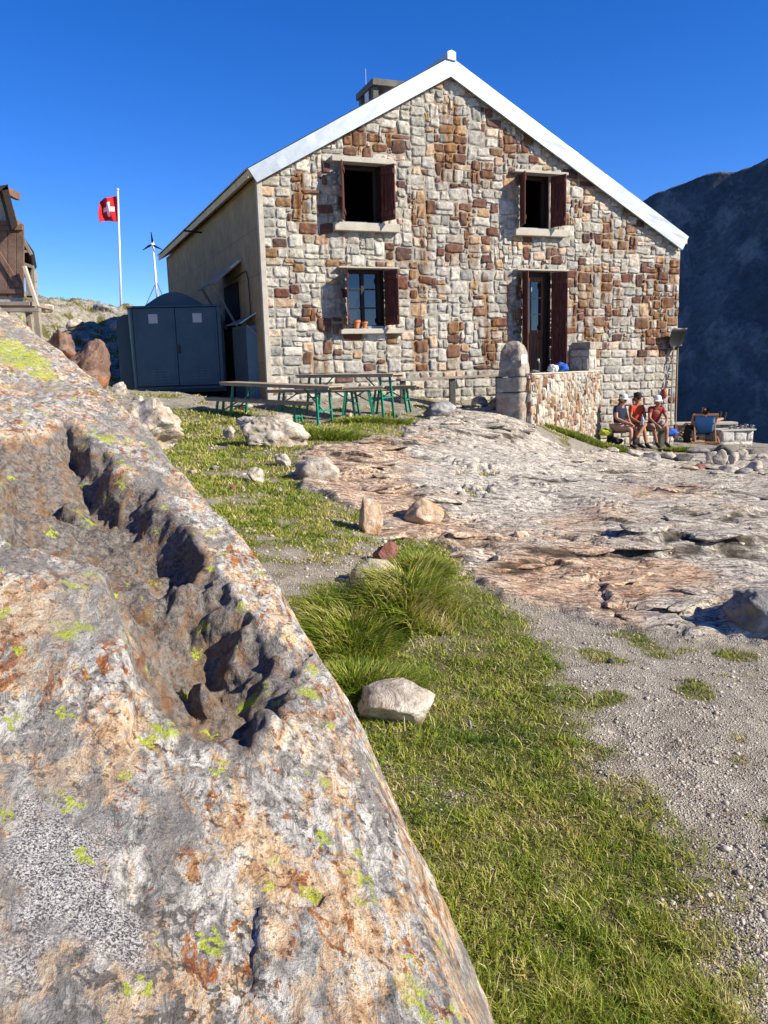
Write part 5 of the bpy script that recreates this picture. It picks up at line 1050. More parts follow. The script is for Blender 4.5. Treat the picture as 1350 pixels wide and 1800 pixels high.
for (p_, q_, w_1, w_2) in (((36,412),(56,448),.04,.05), ((37,443),(54,441),.03,.04), ((58,470),(62,545),.05,.05), ((40,463),(60,470),.1,.05)): mb = MB(); mb.bar(hp(*p_, le), hp(*q_, le), w_1, w_2); mb.build('lean_to_beam', greywood, hut)
mb = MB(); mb.bar(hp(43, 468, HY-.1), hp(66, 538, HY-.1), .07, .05); mb.build('leaning_board', pale_w, hut)
mb = MB(); 
for i in range(9):
    y = 480+i*6.5; mb.bar(hp(46+i*.5, y+random.uniform(-2,2), le+.3), hp(63+random.uniform(-1,2), y+random.uniform(-2,2), le+.3), .12, .07)
mb.build('stacked_planks', greywood, hut)
mb = MB(); mb.prism([hp(-130, 530, HY-.12), hp(52, 530, HY-.12), hp(52, 537, HY-.12), hp(-130, 536, HY-.12)], Vector((0, 1.0, 0))); mb.prism([hp(-130, 542, HY-.2), hp(68, 541, HY-.2), hp(68, 548, HY-.2), hp(-130, 549, HY-.2)], Vector((0, .12, 0))); mb.build('platform', greywood, hut, bevel=.006)
for px in (-60, 10, 50, 64):
    mb = MB(); a = hp(px, 545, HY-.05+.2*(px % 3)); mb.bar((a.x, a.y, a.z), (a.x+.02, a.y, a.z-1.6), .09, .09); mb.build('stilt', greywood, hut)
# ================================================================ LOOSE ROCKS
prock(482, 788, 135, 60, 3, 'white', 'large pale rock with dark cracks in the grass in front of the folding benches', dr=.7, rough=.20, cuts=16, sub=5)
prock(402, 775, 26, 20, 5, 'white', 'small white stone left of the large pale rock by the benches', cuts=8, sub=3)
prock(496, 823, 32, 20, 8, 'pale', 'rounded cream stone in the grass with a long shadow', cuts=8)
prock(448, 850, 32, 24, 9, 'white', 'grey-white angular stone in the grass, nearest the boulder', cuts=12)
prock(337, 836, 20, 9, 10, 'warm', 'small pinkish flat stone beside the boulder edge', sub=3)
prock(377, 826, 16, 7, 12, 'grey', 'small flat grey stone up the slope from the pinkish one', sub=3)
prock(410, 863, 14, 9, 14, 'red', 'small reddish stone below the grey-white stone', sub=3)
prock(427, 866, 13, 7, 15, 'white', 'tiny white stone beside the small reddish stone', sub=3)
prock(492, 864, 12, 7, 16, 'white', 'tiny white stone in the mown grass, right of the others', sub=3)
prock(560, 852, 90, 34, 17, 'pale', 'long low outcrop with rusty edge where the grass meets the bare slab', dr=.8, rough=.12, depth=.85)
prock(648, 940, 54, 62, 19, 'warm', 'upright tan rock at the left rim of the bare slab', dr=1.1, rough=.12)
prock(745, 925, 72, 38, 21, 'warm', 'low orange-tan rock with a shaded face on the slab rim', dr=.8, rough=.12, depth=.85)
prock(682, 995, 58, 34, 23, 'red', 'dark red-brown angular rock behind the long grass', cuts=14)
prock(660, 1035, 98, 42, 25, 'pale', 'pale flat rock half hidden by the long grass', dr=.8, depth=.85)
prock(700, 1276, 172, 50, 27, 'pale', 'smooth round-topped speckled rock in the foreground grass', dr=.85, cuts=4, rough=.05, depth=.9, sub=5)
prock(1392, 1145, 230, 100, 29, 'grey', 'dark grey rock at the right edge of the gravel path', dr=.9, rough=.14, sub=5, cuts=12)
prock(775, 738, 60, 22, 33, 'grey', 'low grey rock left of the landing, nearest the tables', dr=.7, rough=.14, depth=.85)
prock(845, 722, 30, 14, 34, 'white', 'rounded white rock in front of the landing pillar', depth=.85)
prock(888, 726, 44, 20, 35, 'grey', 'dark grey boulder at the foot of the landing pillar', rough=.1)
prock(700, 735, 14, 9, 36, 'grey', 'small grey stone by the rear table legs', sub=3)
prock(612, 738, 20, 12, 39, 'warm', 'small brownish stone under the folding table', sub=3)
def behind(px, top, w, Y, seed, mat, label, hgt, **k):
    p = at_depth(px, top+hgt/2, Y); a = w/FPX*Y/2/.72; V_ = rock('rock', (0,0,0), (a, a*1.1, hgt/FPX*Y/2/.72), seed, mat, label, sink=.5, **k); V_.location = p
behind(160, 612, 62, 4.75, 41, 'rusty', 'rusty brown rock leaning behind the boulder, below the dark slope', 74, rough=.16, tilt=.3)
behind(110, 580, 34, 5.2, 42, 'rusty', 'smaller rusty rock above the boulder edge near the hut', 54, rough=.16, tilt=.2)
prock(218, 790, 175, 74, 43, 'white', 'pale outcrop behind the boulder, left of the meadow', dr=.8, rough=.16, sub=5, cuts=14)
prock(205, 695, 46, 22, 44, 'white', 'white stone beside the shed corner', rough=.14)
prock(243, 706, 24, 10, 47, 'white', 'small flat white stone in front of the shed', sub=3)
prock(425, 722, 40, 12, 45, 'white', 'low white stone under the left folding table', dr=.6, sub=3)
prock(827, 1278, 9, 14, 46, 'grey', 'small upright grey stone in the short grass', sub=3)
prock(780, 1172, 16, 8, 48, 'dark', 'small dark pebble on the path beside the round rock', sub=3) if False else None
prock(1076, 1172, 18, 8, 49, 'dark', 'dark pebble lying alone on the gravel path', sub=3)
# pile of stones edging the terrace
gg = np.random.default_rng(77); G_ = 'loose stones piled along the terrace edge'
spec = [(1275,806,46,18,'dark'),(1252,815,26,20,'pale'),(1270,822,30,24,'white'),(1291,822,22,22,'pale'),(1308,812,26,22,'white'),(1330,830,38,16,'pale'),(1240,824,40,10,'red'),(1205,815,60,12,'dark'),(1180,812,34,14,'pale'),(1232,802,50,11,'grey'),
 (1320,800,40,12,'dark'),(1150,812,44,12,'grey'),(1118,806,34,12,'white'),(1342,812,26,12,'white'),(1215,830,44,8,'warm'),(1285,838,40,10,'pale'),(1262,794,32,10,'pale'),(1080,797,30,8,'pale'),(1310,842,34,9,'grey'),(1160,826,36,8,'white')]
where = ['highest dark slab under the terrace pier','cream block second from the left of the upper pile','biggest white block of the pile','narrow cream block right of the biggest white one','white block at the upper right of the pile','flat pale stone at the right edge below the pile','flat reddish slab before the pile','long dark slab left of the pile','pale stone left of the long dark slab','grey slab behind the cream block',
 'dark slab right of the terrace pier','flat grey stone in front of the seated people','white stone nearest the seated woman','small white stone at the right edge of the picture','flat tan slab lowest before the pile','flat pale slab under the biggest white block','small pale stone close to the pier foot','small pale stone by the landing wall','flat grey stone lowest at the right','thin white slab lying apart on the bare rock']
for k, ((x, y, w, h, c), l) in enumerate(zip(spec, where)): prock(x, y, w, h, 100+k, c, l, dr=.8, sub=3, cuts=10, group=G_, cat='stone')
# rocks on the hillside behind
G2 = 'rocks along the skyline of the hillside'
for k, (px, py, w, h, Y) in enumerate([(82,540,36,16,27),(108,545,30,14,26),(132,552,34,18,25),(150,560,26,12,24.5),(165,556,22,13,26),(188,560,50,22,30),(210,566,34,24,28),(95,560,26,12,24),(122,572,40,16,22),(90,585,34,18,20),(178,580,28,16,23),(150,590,34,18,20)]):
    p = at_depth(px, py, Y); a = w/FPX*Y/2; z = gz(p.x, Y)
    rock('rock', (p.x, Y, z), (a, a*.9, h/FPX*Y/1.3), 200+k, ['pale','grey','white','grey'][k % 4], ['pale','grey','white','grey'][k % 4]+' '+['broad rock nearest the hut on the skyline','slab right of the first skyline rock','rock in the middle of the skyline','small rock just below the skyline','rock left of the flagpole base','long hump at the foot of the flagpole','lichened mound between flagpole and shed','stone low on the hillside near the hut','stone on the hillside over the dark slope','rock half in shade beside the hut stilts','rock in shade below the flagpole','rock deep in the house shadow'][k], 4, 11, .16, group=G2)

# ================================================================ GRASS, GRAVEL
def blade_mesh(name, X, Y, Z, hgt, wid, lean, mat, colv, az=None, curve=.5, label=None, segs=2):
    n = len(X); az = rng.uniform(0, 2*np.pi, n) if az is None else az; fa = rng.uniform(0, 2*np.pi, n)
    dx, dy = np.cos(az), np.sin(az); wx, wy = np.cos(fa)*wid/2, np.sin(fa)*wid/2
    Ts = np.linspace(0, 1, segs+1); V = []; 
    for i, t in enumerate(Ts):
        off = lean*hgt*(t**1.8); zz = Z+hgt*(t-curve*.5*lean*t**2.2); wt = (1-t)**.7 if i < segs else 0
        if i < segs:
            V.append(np.stack([X+dx*off-wx*wt, Y+dy*off-wy*wt, zz], -1)); V.append(np.stack([X+dx*off+wx*wt, Y+dy*off+wy*wt, zz], -1))
        else: V.append(np.stack([X+dx*off, Y+dy*off, zz], -1))
    k = len(V); V = np.stack(V, 1).reshape(-1, 3); b = (np.arange(n)*k)[:, None]; Fq = [b+np.array([[2*i, 2*i+1, 2*i+3, 2*i+2]]) for i in range(segs-1)]; Ft = b+np.array([[2*segs-2, 2*segs-1, 2*segs]])
    F = ([np.concatenate(Fq)] if Fq else [])+[Ft]
    o = np_mesh(name, V, F, mat, None, attrs=dict(tone=np.repeat(colv, k))); return o
def blade_mat(name, stops, rough=.6):
    m = M(name); t = m.attr('tone'); c = m.ramp(t, stops)
    m.out(c, rough, None, 0, .25); tr = m.n.new('ShaderNodeBsdfTranslucent'); m._in(tr.inputs[0], c); mx = m.n.new('ShaderNodeMixShader'); mx.inputs[0].default_value = .30
    m.t.links.new(m.b.outputs[0], mx.inputs[1]); m.t.links.new(tr.outputs[0], mx.inputs[2]); m.t.links.new(mx.outputs[0], m.n['Material Output'].inputs[0]); return m.m
gmat = blade_mat('grass_blades', [(0, (.04,.085,.010)), (.22, (.11,.19,.014)), (.42, (.22,.29,.022)), (.60, (.37,.38,.055)), (.76, (.48,.40,.14)), (1, (.70,.60,.34))])
def scatter(x0, x1, y0, y1, n, pw=1.6):
    """points thinning with distance"""
    u = rng.uniform(0, 1, n); y = (y0**(1-pw)+(y1**(1-pw)-y0**(1-pw))*u)**(1/(1-pw)); x = rng.uniform(x0, x1, n); return x, y
def infront(x, y, m_=.12): return (np.abs(x-.0) < .53*y+.45)
def vis_keep(x, y): return infront(x, y)
# not under the boulder
cpoly = [tuple(c) for c in cr]+[(cr[-1][0]-4, cr[-1][1]-3), (cr[0][0]-4, cr[0][1]-1)]
def grass_patch(name, n, y0, y1, hfun, wfun, label, pw=1.7, dens=1., xr=(-6, 5)):
    x, y = scatter(xr[0], xr[1], y0, y1, n, pw); k = infront(x, y) & (sdf(x, y, cpoly) > .12); x, y = x[k], y[k]
    s_, g_, _, _, r_ = masks(x, y); cl = fbm(x*9, y*9, 6., 3); pk = rng.uniform(0, 1, len(x)) < np.clip(g_*(.75+.5*cl), 0, 1)*dens; x, y, g_, cl = x[pk], y[pk], g_[pk], cl[pk]
    z = Hf(x, y)-.003; n = len(x); big = fbm(x*.9, y*.9, 2., 3); dry = fbm(x*3.2, y*3.2, 12., 3)
    tone = np.clip(.45+.30*dry+.10*big+rng.normal(0, .17, n)+.25*(1-g_)+.10*sst(6, 10, y), 0, 1); tone = np.where(rng.random(n) < .045, rng.uniform(.8, 1, n), tone)
    o = blade_mesh(name, x, y, z, hfun(x, y)*rng.uniform(.45, 1.15, n)*(1+.45*cl)*(.45+.55*g_), wfun(x, y)*rng.uniform(.7, 1.3, n), rng.uniform(.2, 1.35, n), gmat, tone, segs=2)
    return tag(o, label, 'grass', kind='stuff')
far_w = lambda x, y: .0022+.0011*y
grass_patch('grass', 560000, 1.1, 7.0, lambda x, y: .034+.016*sst(2.1, 1.5, y)+0*x, lambda x, y: .0022+.0010*y, 'short green alpine grass growing between the boulder and the gravel path', xr=(-2.2, 3.2))
grass_patch('meadow_grass', 420000, 5.0, 24.0, lambda x, y: .035+.0016*y, lambda x, y: .003+.0013*y, 'patchy green and straw coloured grass on the slope below the folding tables', xr=(-9, 6))
grass_patch('hillside_grass', 60000, 18.0, 40.0, lambda x, y: .12+0*x, lambda x, y: .03+0*x, 'dry grass among the rocks of the hillside behind', xr=(-18, -2), pw=1.2)
# long arching tussock
def tussock(name, cx, cy, rx, ry, n, h, label, az0=None, seed=1):
    g = np.random.default_rng(seed); a = g.uniform(0, 2*np.pi, n); r = np.sqrt(g.uniform(0, 1, n)); x = cx+rx*r*np.cos(a); y = cy+ry*r*np.sin(a); z = Hf(x, y)+.04*(1-r*r)
    az = a+g.normal(0, .55, n) if az0 is None else az0+g.normal(0, .8, n); tone = np.clip(.42+.25*fbm(x*5, y*5, 2., 2)+g.normal(0, .2, n), 0, 1)
    o = blade_mesh(name, x, y, z-.01, h*g.uniform(.55, 1.15, n), .0032+.0012*cy+0*x, g.uniform(.5, 1.5, n)*(.5+.5*r), gmat, tone, az=az, segs=4, curve=.75); return tag(o, label, 'grass', kind='stuff')
t1_ = gp(735, 1120)
def mound():
    g = np.random.default_rng(3); X = []; Y = []; Z = []; A = []; T = []; Hh = []; Lh = []
    for i in range(64):
        a = g.uniform(0, 2*np.pi); r = np.sqrt(g.uniform(0, 1)); cx = t1_.x-.06+.25*r*np.cos(a); cy = t1_.y+.36+.34*r*np.sin(a); n = int(g.uniform(35, 80)); cz = .12*(1-r*r); az = math.atan2(-.8, -.2+1.4*np.cos(a))+g.normal(0, .7); tn = g.normal(.56, .18); hh = g.uniform(.11, .25); ln = g.uniform(.35, 1.15)
        X.append(cx+g.normal(0, .035, n)); Y.append(cy+g.normal(0, .04, n)); Z.append(np.full(n, cz)); A.append(az+g.normal(0, .45, n)); T.append(np.clip(tn+g.normal(0, .17, n), 0, 1)); Hh.append(hh*g.uniform(.6, 1.15, n)); Lh.append(ln*g.uniform(.7, 1.3, n))
    X, Y, Z, A, T, Hh, Lh = map(np.concatenate, (X, Y, Z, A, T, Hh, Lh)); z = Hf(X, Y)+Z-.02
    o = blade_mesh('long_grass', X, Y, z, Hh, .0105+0*X, Lh, gmat, T, az=A, segs=4, curve=.7); tag(o, 'mound of long arching yellow-green grass behind the round rock', 'grass', kind='stuff')
    V, F = ICO[4]; V = V*np.array([.24, .30, .13]); V = V*(1+.12*fbm(V[:,0]*5, V[:,1]*5, V[:,2]*5, 3))[:, None]; V = V+np.array([t1_.x-.06, t1_.y+.36, gz(t1_.x-.06, t1_.y+.36)-.02])
    o = np_mesh('grass_hummock', V, F, plain('hummock_turf', (.09,.08,.03), .95, .4, 20, bump=.6, bd=.02), smooth=True); tag(o, kind='structure')
mound()
t2_ = gp(620, 1120); tussock('long_grass', t2_.x, t2_.y+.1, .26, .45, 4000, .13, 'looser long grass left of the grass mound', seed=4)
t3_ = gp(770, 1010); tussock('mossy_grass', t3_.x-.12, t3_.y+.10, .22, .22, 9000, .07, 'bright green mossy hump of short grass behind the long grass mound', seed=5)
t4_ = gp(670, 1215); tussock('long_grass', t4_.x-.12, t4_.y-.02, .30, .14, 4200, .12, 'fringe of grass blades around the foot of the round rock', seed=6)
for i, (px, py, r_, n_, h_, l_) in enumerate([(1010, 770, .6, 2500, .14, 'strip of grass along the foot of the landing wall'), (1080, 792, .5, 1800, .13, 'grass tuft between the landing wall and the seated people'), (1195, 795, .45, 1600, .13, 'yellow grass tuft in front of the empty folding chair'), (560, 770, .8, 4000, .12, 'dry grass right of the large pale rock'), (650, 745, .7, 3000, .11, 'grass under the table ends')]):
    q = gp(px, py); tussock('grass_tuft', q.x, q.y+.1, r_, r_*.35, n_, h_, l_, seed=20+i)
# gravel
def pebbles(name, n, y0, y1, s0, label, seed, xr, pw=1.8, rgn=None):
    g = np.random.default_rng(seed); x, y = scatter(xr[0], xr[1], y0, y1, n, pw); k = infront(x, y) & (sdf(x, y, cpoly) > .1); x, y = x[k], y[k]
    s_, g_, _, _, r_ = masks(x, y); cl = fbm(x*2.2, y*2.2, 33., 3); p = (1-s_*.93)*(1-g_*.97)*(1-r_)*np.clip(.55+.6*cl, .05, 1); k = g.random(len(x)) < p; x, y = x[k], y[k]; n = len(x); z = Hf(x, y)
    V, F = ICO[1] ; nv = len(V); sz = s0(y)*np.exp(g.normal(0, .45, n)); sc = np.stack([sz*g.uniform(.7, 1.4, n), sz*g.uniform(.7, 1.3, n), sz*g.uniform(.35, .7, n)], -1)
    J = V[None]*(1+g.normal(0, .17, (n, nv, 1))); J = J*sc[:, None]; a = g.uniform(0, 6.28, n); c, s = np.cos(a)[:, None], np.sin(a)[:, None]
    W_ = np.stack([J[..., 0]*c-J[..., 1]*s+x[:, None], J[..., 0]*s+J[..., 1]*c+y[:, None], J[..., 2]+z[:, None]+sc[:, 2:]*.25], -1).reshape(-1, 3)
    FF = (F[None]+(np.arange(n)*nv)[:, None, None]).reshape(-1, 3); o = np_mesh(name, W_, FF, gravel_mat, None, attrs=dict(tone=np.repeat(g.random(n), nv))); return tag(o, label, 'gravel', kind='stuff')
m = M('gravel_mat'); t = m.attr('tone'); P = m.pos(); gravel_mat = m.out(m.mix(.3, m.ramp(t, [(0, (.17,.145,.11)), (.25, (.32,.275,.215)), (.6, (.43,.38,.30)), (.85, (.52,.47,.39)), (.93, (.42,.27,.15)), (1, (.62,.58,.50))]), m.ramp(m.noise(P, 90, 3, .6), [(.3, (.16,.14,.12)), (.7, (.66,.63,.58))])), .9, None, 0, .2)
pebbles('gravel', 190000, 1.4, 6.0, lambda y: .0024+.00028*y, 'loose pale gravel of the path', 4, (-2, 4))
pebbles('gravel_patch', 26000, 5.0, 20.0, lambda y: .006+.0006*y, 'scattered pale stones in the thin grass below the tables', 6, (-7, 10))

# creeping herbs with red and silvery leaves, and stray straw stalks
hmat = blade_mat('herb_leaves', [(0, (.03,.06,.015)), (.35, (.08,.13,.03)), (.55, (.18,.075,.035)), (.75, (.26,.12,.06)), (.88, (.34,.38,.28)), (1, (.5,.52,.42))])
x = rng.uniform(-.6, 3.2, 90000); y = rng.uniform(1.2, 4.6, 90000); k = infront(x, y) & (sdf(x, y, cpoly) > .12); x, y = x[k], y[k]
dd_ = sdf(x, y, POLY['grass']); pk = (sst(.30, .0, np.abs(dd_+.12))*sst(-.1, .3, fbm(x*3.5, y*3.5, 91., 3))*sst(3.6, 2.2, y)+.30*sst(.25, .5, fbm(x*4, y*4, 95., 3))) > rng.uniform(.05, 1, len(x)); x, y = x[pk], y[pk]
tn_ = np.clip(.45+.5*fbm(x*7, y*7, 5., 2)+rng.normal(0, .15, len(x)), 0, 1)
tag(blade_mesh('creeping_herbs', x, y, Hf(x, y)-.001, rng.uniform(.006, .017, len(x)), rng.uniform(.004, .009, len(x)), rng.uniform(.6, 1.8, len(x)), hmat, tn_, segs=2), 'low reddish and silvery herbs creeping over the edge of the path', 'herbs', kind='stuff')
x = rng.uniform(-.5, 3, 1500); y = rng.uniform(1.3, 6, 1500); s_, g_, _, _, _ = masks(x, y); k = infront(x, y) & (sdf(x, y, cpoly) > .12) & (g_ > .4); x, y = x[k][:420], y[k][:420]
tag(blade_mesh('straw_stalks', x, y, Hf(x, y), rng.uniform(.04, .10, len(x)), .0018+.0006*y, rng.uniform(.5, 1.6, len(x)), gmat, rng.uniform(.82, 1, len(x)), segs=4), 'thin straw coloured stalks lying in the short grass', 'grass', kind='stuff')
# ================================================================ PEOPLE
skin_l = plain('skin_light', (.42,.23,.16), .6, .08, 12, bump=0); skin_t = plain('skin_tanned', (.30,.14,.08), .6, .08, 12, bump=0)
def skinned(name, J, E, mat, parent, root, sub=2):
    names = list(J); me = bpy.data.meshes.new(name); me.from_pydata([J[k][0] for k in names], [(names.index(a), names.index(b)) for a, b in E], [])
    o = link(bpy.data.objects.new(name+'_tmp', me)); md = o.modifiers.new('skin', 'SKIN'); md.use_smooth_shade = True
    for i, k in enumerate(names):
        sv_ = me.skin_vertices[0].data[i]; r = J[k][1]; sv_.radius = (r, r) if not isinstance(r, tuple) else r; sv_.use_root = (k == root)
    ss_ = o.modifiers.new('s', 'SUBSURF'); ss_.levels = sub; ss_.render_levels = sub
    dg = bpy.context.evaluated_depsgraph_get(); nm = bpy.data.meshes.new_from_object(o.evaluated_get(dg)); bpy.data.objects.remove(o)
    nm.materials.clear(); nm.materials.append(mat); nm.polygons.foreach_set('use_smooth', [True]*len(nm.polygons)); q = link(bpy.data.objects.new(name, nm)); adopt(q, parent, False); return q
def person(loc, rz, label, P, skin, shirt, shorts, shoes, hat=None, hair=None, brim=True, sleeve=.55, short_len=.7, socks=None, group=None):
    """P overrides joint positions (x right, y forward, z up from the ground under the seat)"""
    J = dict(pel=(0,0,.54), sp=(0,-.01,.70), ch=(0,.02,.88), nb=(0,.02,1.03), n2=(0,.035,1.09), h1=(0,.055,1.14), h2=(0,.05,1.21), h3=(0,.04,1.275),
             sl=(-.155,.02,.985), sr=(.155,.02,.985), el=(-.21,.08,.74), er=(.21,.08,.74), wl=(-.10,.30,.62), wr=(.10,.30,.62), hl=(-.08,.365,.60), hr=(.08,.365,.60),
             tl=(-.095,.03,.50), tr=(.095,.03,.50), kl=(-.12,.44,.50), kr=(.12,.44,.50), al=(-.12,.47,.10), ar=(.12,.47,.10), fl=(-.13,.62,.045), fr=(.13,.62,.045))
    J.update(P); V = {k: Vector(v) for k, v in J.items()}
    t = thing('person', loc, label, 'person', group, rz)
    rad = dict(pel=(.14,.11), sp=(.105,.08), ch=(.118,.085), nb=.062, n2=.05, h1=.062, h2=(.078,.092), h3=(.062,.075), sl=.058, sr=.058, el=.040, er=.040, wl=.026, wr=.026, hl=(.038,.018), hr=(.038,.018),
               tl=.088, tr=.088, kl=.056, kr=.056, al=.036, ar=.036, fl=.034, fr=.034)
    B = {k: (V[k], rad[k]) for k in V if k != 'face'}; E = [('pel','sp'),('sp','ch'),('ch','nb'),('nb','n2'),('n2','h1'),('h1','h2'),('h2','h3'),('ch','sl'),('ch','sr'),('sl','el'),('sr','er'),('el','wl'),('er','wr'),('wl','hl'),('wr','hr'),
      ('pel','tl'),('pel','tr'),('tl','kl'),('tr','kr'),('kl','al'),('kr','ar'),('al','fl'),('ar','fr')]
    for s, h, w, e in (('l','hl','wl','el'), ('r','hr','wr','er')):
        d = (V[h]-V[w]).normalized(); sd_ = d.cross(Vector((0,0,1))).normalized()
        for i, (o_, L) in enumerate(((-.026,.060),(-.009,.072),(.009,.068),(.025,.052))):
            a, b = f'f{s}{i}a', f'f{s}{i}b'; B[a] = (V[h]+sd_*o_+d*(.03+L*.5), .0085); B[b] = (V[h]+sd_*o_+d*(.03+L)-UP*.025, .007); E += [(h, a), (a, b)]
        k = 1 if s == 'l' else -1; B['th'+s] = (V[h]+sd_*.045*k-d*.005, .010); B['th2'+s] = (V[h]+sd_*.060*k+d*.03, .008); E += [(h, 'th'+s), ('th'+s, 'th2'+s)]
    hd = (V['h3']-V['h1']).normalized(); fw = Vector(P.get('face', (0,1,0))); fw = (fw-hd*fw.dot(hd)).normalized(); rt = fw.cross(hd); B.pop('face', None)
    B['nose'] = (V['h2']+fw*.098-hd*.018, .012); E.append(('h2', 'nose'))
    for s in (-1, 1): B[f'ear{s}'] = (V['h2']+rt*s*.084-hd*.01, (.010, .02)); E.append(('h2', f'ear{s}'))
    skinned('body', B, E, skin, t, 'pel')
    dk = plain('eye_dark', (.02,.015,.012), .3, 0, bump=0) if 'eye_dark' not in bpy.data.materials else bpy.data.materials['eye_dark']
    for s in (-1, 1):
        mb = MB(); c = V['h2']+fw*.085+rt*s*.032+hd*.008; mb.obox(c, (rt, fw, hd), (.013, .006, .006)); mb.build('eye', dk, t, world=False, bevel=.003)
    mb = MB(); mb.obox(V['h2']+fw*.088-hd*.050, (rt, fw, hd), (.022, .005, .005)); mb.build('mouth', shut_mat, t, world=False, bevel=.003)
    lp = lambda a, b, f: V[a].lerp(V[b], f)
    C = dict(pel=(V['pel']+UP*.02, (.15,.125)), sp=(V['sp'], (.145,.12)), ch=(V['ch'], (.175,.135)), nb=(lp('ch','nb',.86), (.085,.07)), sl=(V['sl'], .073), sr=(V['sr'], .073), el=(lp('sl','el',sleeve), .056), er=(lp('sr','er',sleeve), .056))
    skinned('shirt', C, [('pel','sp'),('sp','ch'),('ch','nb'),('ch','sl'),('ch','sr'),('sl','el'),('sr','er')], shirt, t, 'pel')
    C = dict(pel=(V['pel']-UP*.01, (.158,.125)), tl=(V['tl'], .104), tr=(V['tr'], .104), kl=(lp('tl','kl',short_len), .082), kr=(lp('tr','kr',short_len), .082)); Es = [('pel','tl'),('pel','tr'),('tl','kl'),('tr','kr')]
    skinned('shorts', C, Es, shorts, t, 'pel')
    for a, f in (('al','fl'), ('ar','fr')):
        d = (V[f]-V[a]); dh = d.normalized(); C = dict(a=(V[a]+(V['k'+a[1]]-V[a]).normalized()*.05, .047), b=(V[a]-UP*.02*0, .05), h=(V[a]-dh*.03-Vector((0,0,.035)), .045), f=(lp(a,f,.6), .045), g=(V[f]+dh*.02, .036))
        skinned('shoe', C, [('a','b'),('b','h'),('b','f'),('f','g')], shoes, t, 'b')
    if hat:
        mb = MB(); n = 20; VV = []; prof = [(1.0, -.01), (1.02, .03), (.93, .075), (.62, .105), (.12, .118)]
        for r_, z in prof:
            for k in range(n): a = 2*math.pi*k/n; VV.append(V['h2']+hd*(z+.018)+rt*(.092*r_*math.cos(a))+fw*(.106*r_*math.sin(a)))
        F = [(i*n+k, i*n+(k+1) % n, (i+1)*n+(k+1) % n, (i+1)*n+k) for i in range(4) for k in range(n)]+[tuple(range(4*n, 5*n))]; mb.add(VV, F)
        o = mb.build('cap', hat, t, world=False, smooth=True)
        mb = MB(); VV = []; 
        for j, e in enumerate((.0, .075)):
            for k in range(9): a = math.pi*(.14+.72*k/8); VV.append(V['h2']+hd*(.012-.03*j+.010)+rt*((.094+e*.5)*math.cos(a))+fw*((.104+e*(1 if brim else .5))*math.sin(a)))
        mb.add(VV, [(k, k+1, 9+k+1, 9+k) for k in range(8)]); o = mb.build('peak', hat, o, world=False, smooth=True); so = o.modifiers.new('s', 'SOLIDIFY'); so.thickness = .006
    if hair:
        C = dict(a=(V['h2']-fw*.028+hd*.02, (.086,.085)), b=(V['h1']-fw*.05+hd*.03, .068), c=(V['h3']-fw*.012, .062)); Eh = [('c','a'),('a','b')]
        if hair[1]: C['d'] = (V['nb']-fw*.09+hd*.02, .045); C['e'] = (V['ch']-fw*.11+hd*.06, .028); Eh += [('b','d'),('d','e')]
        skinned('hair', C, Eh, hair[0], t, 'a')
    return t
navy = fabric('navy_fabric', (.015,.022,.05)); orange = fabric('orange_red_fabric', (.52,.055,.02), .1); maroon = fabric('maroon_fabric', (.24,.025,.03), .15); greyf = fabric('grey_fabric', (.22,.22,.20)); blackf = fabric('black_fabric', (.012,.012,.014)); bootm = fabric('dark_boot', (.018,.017,.018)); brownf = fabric('brown_fabric', (.20,.10,.05)); pinkf = fabric('pale_pink_fabric', (.34,.22,.19))
hairb = fabric('brown_hair', (.09,.045,.02)); haird = fabric('dark_hair', (.02,.014,.01))
BY = 18.45
def seat_at(px): p = at_depth(px, 765, BY); return (p.x, BY, 0)
sb = seat_at(1066); se_ = at_depth(1172, 760, BY+.35); zb_ = gz((sb[0]+se_.x)/2, BY)
bn = thing('stone_bench', ((sb[0]+se_.x)/2, BY, zb_), 'low dark bench with three people sitting on it against the house corner', 'bench')
mb = MB(); mb.bar((sb[0]-.1, BY+.02, zb_+.42), (se_.x, BY+.30, zb_+.42), .36, .05); mb.build('seat', plain('dark_bench_wood', (.07,.05,.035), .8, .3, 6, bump=.3), bn, bevel=.008)
for f in (.08, .5, .92):
    x = sb[0]+(se_.x-sb[0])*f; y = BY+.02+.28*f; mb = MB(); mb.box(x-.06, x+.06, y-.02, y+.15, gz(x, y)-.1, zb_+.394); mb.build('bench_support', cement_d, bn, bevel=.012)
def rzf(fx, fy): return math.atan2(fy, fx)-math.pi/2
def sitter(px, dy, rz, *a, **k): p = at_depth(px, 765, BY+dy); t = person((p.x, BY+dy, zb_+.03), rz, *a, **k); t.scale = (.94,)*3; return t
sitter(1087, -.02, rzf(.62, -.78), 'seated woman in a white cap and navy shirt with a brown ponytail', dict(face=(.25,1,-.1), ch=(0,.06,.87), nb=(0,.08,1.02), n2=(0,.10,1.08), h1=(.0,.125,1.125), h2=(.0,.13,1.195), h3=(0,.12,1.26), wl=(-.02,.34,.60), hl=(.03,.39,.58), wr=(.12,.34,.63), hr=(.09,.40,.61), al=(-.08,.52,.10), fl=(-.08,.67,.045), ar=(.12,.44,.10), fr=(.13,.59,.045)), skin_l, navy, pinkf, bootm, whitef, (hairb, True), short_len=.55)
sitter(1117, .06, rzf(.30, -.95), 'seated man in an orange shirt and black cap with crossed legs', dict(face=(.2,1,0), h2=(0,.05,1.22), kr=(.10,.47,.50), ar=(.05,.52,.10), fr=(.05,.67,.045), kl=(.02,.42,.60), al=(.34,.52,.27), fl=(.45,.60,.19), wl=(.02,.33,.64), hl=(.08,.36,.62)), skin_t, orange, brownf, bootm, blackf, (haird, False), short_len=.85)
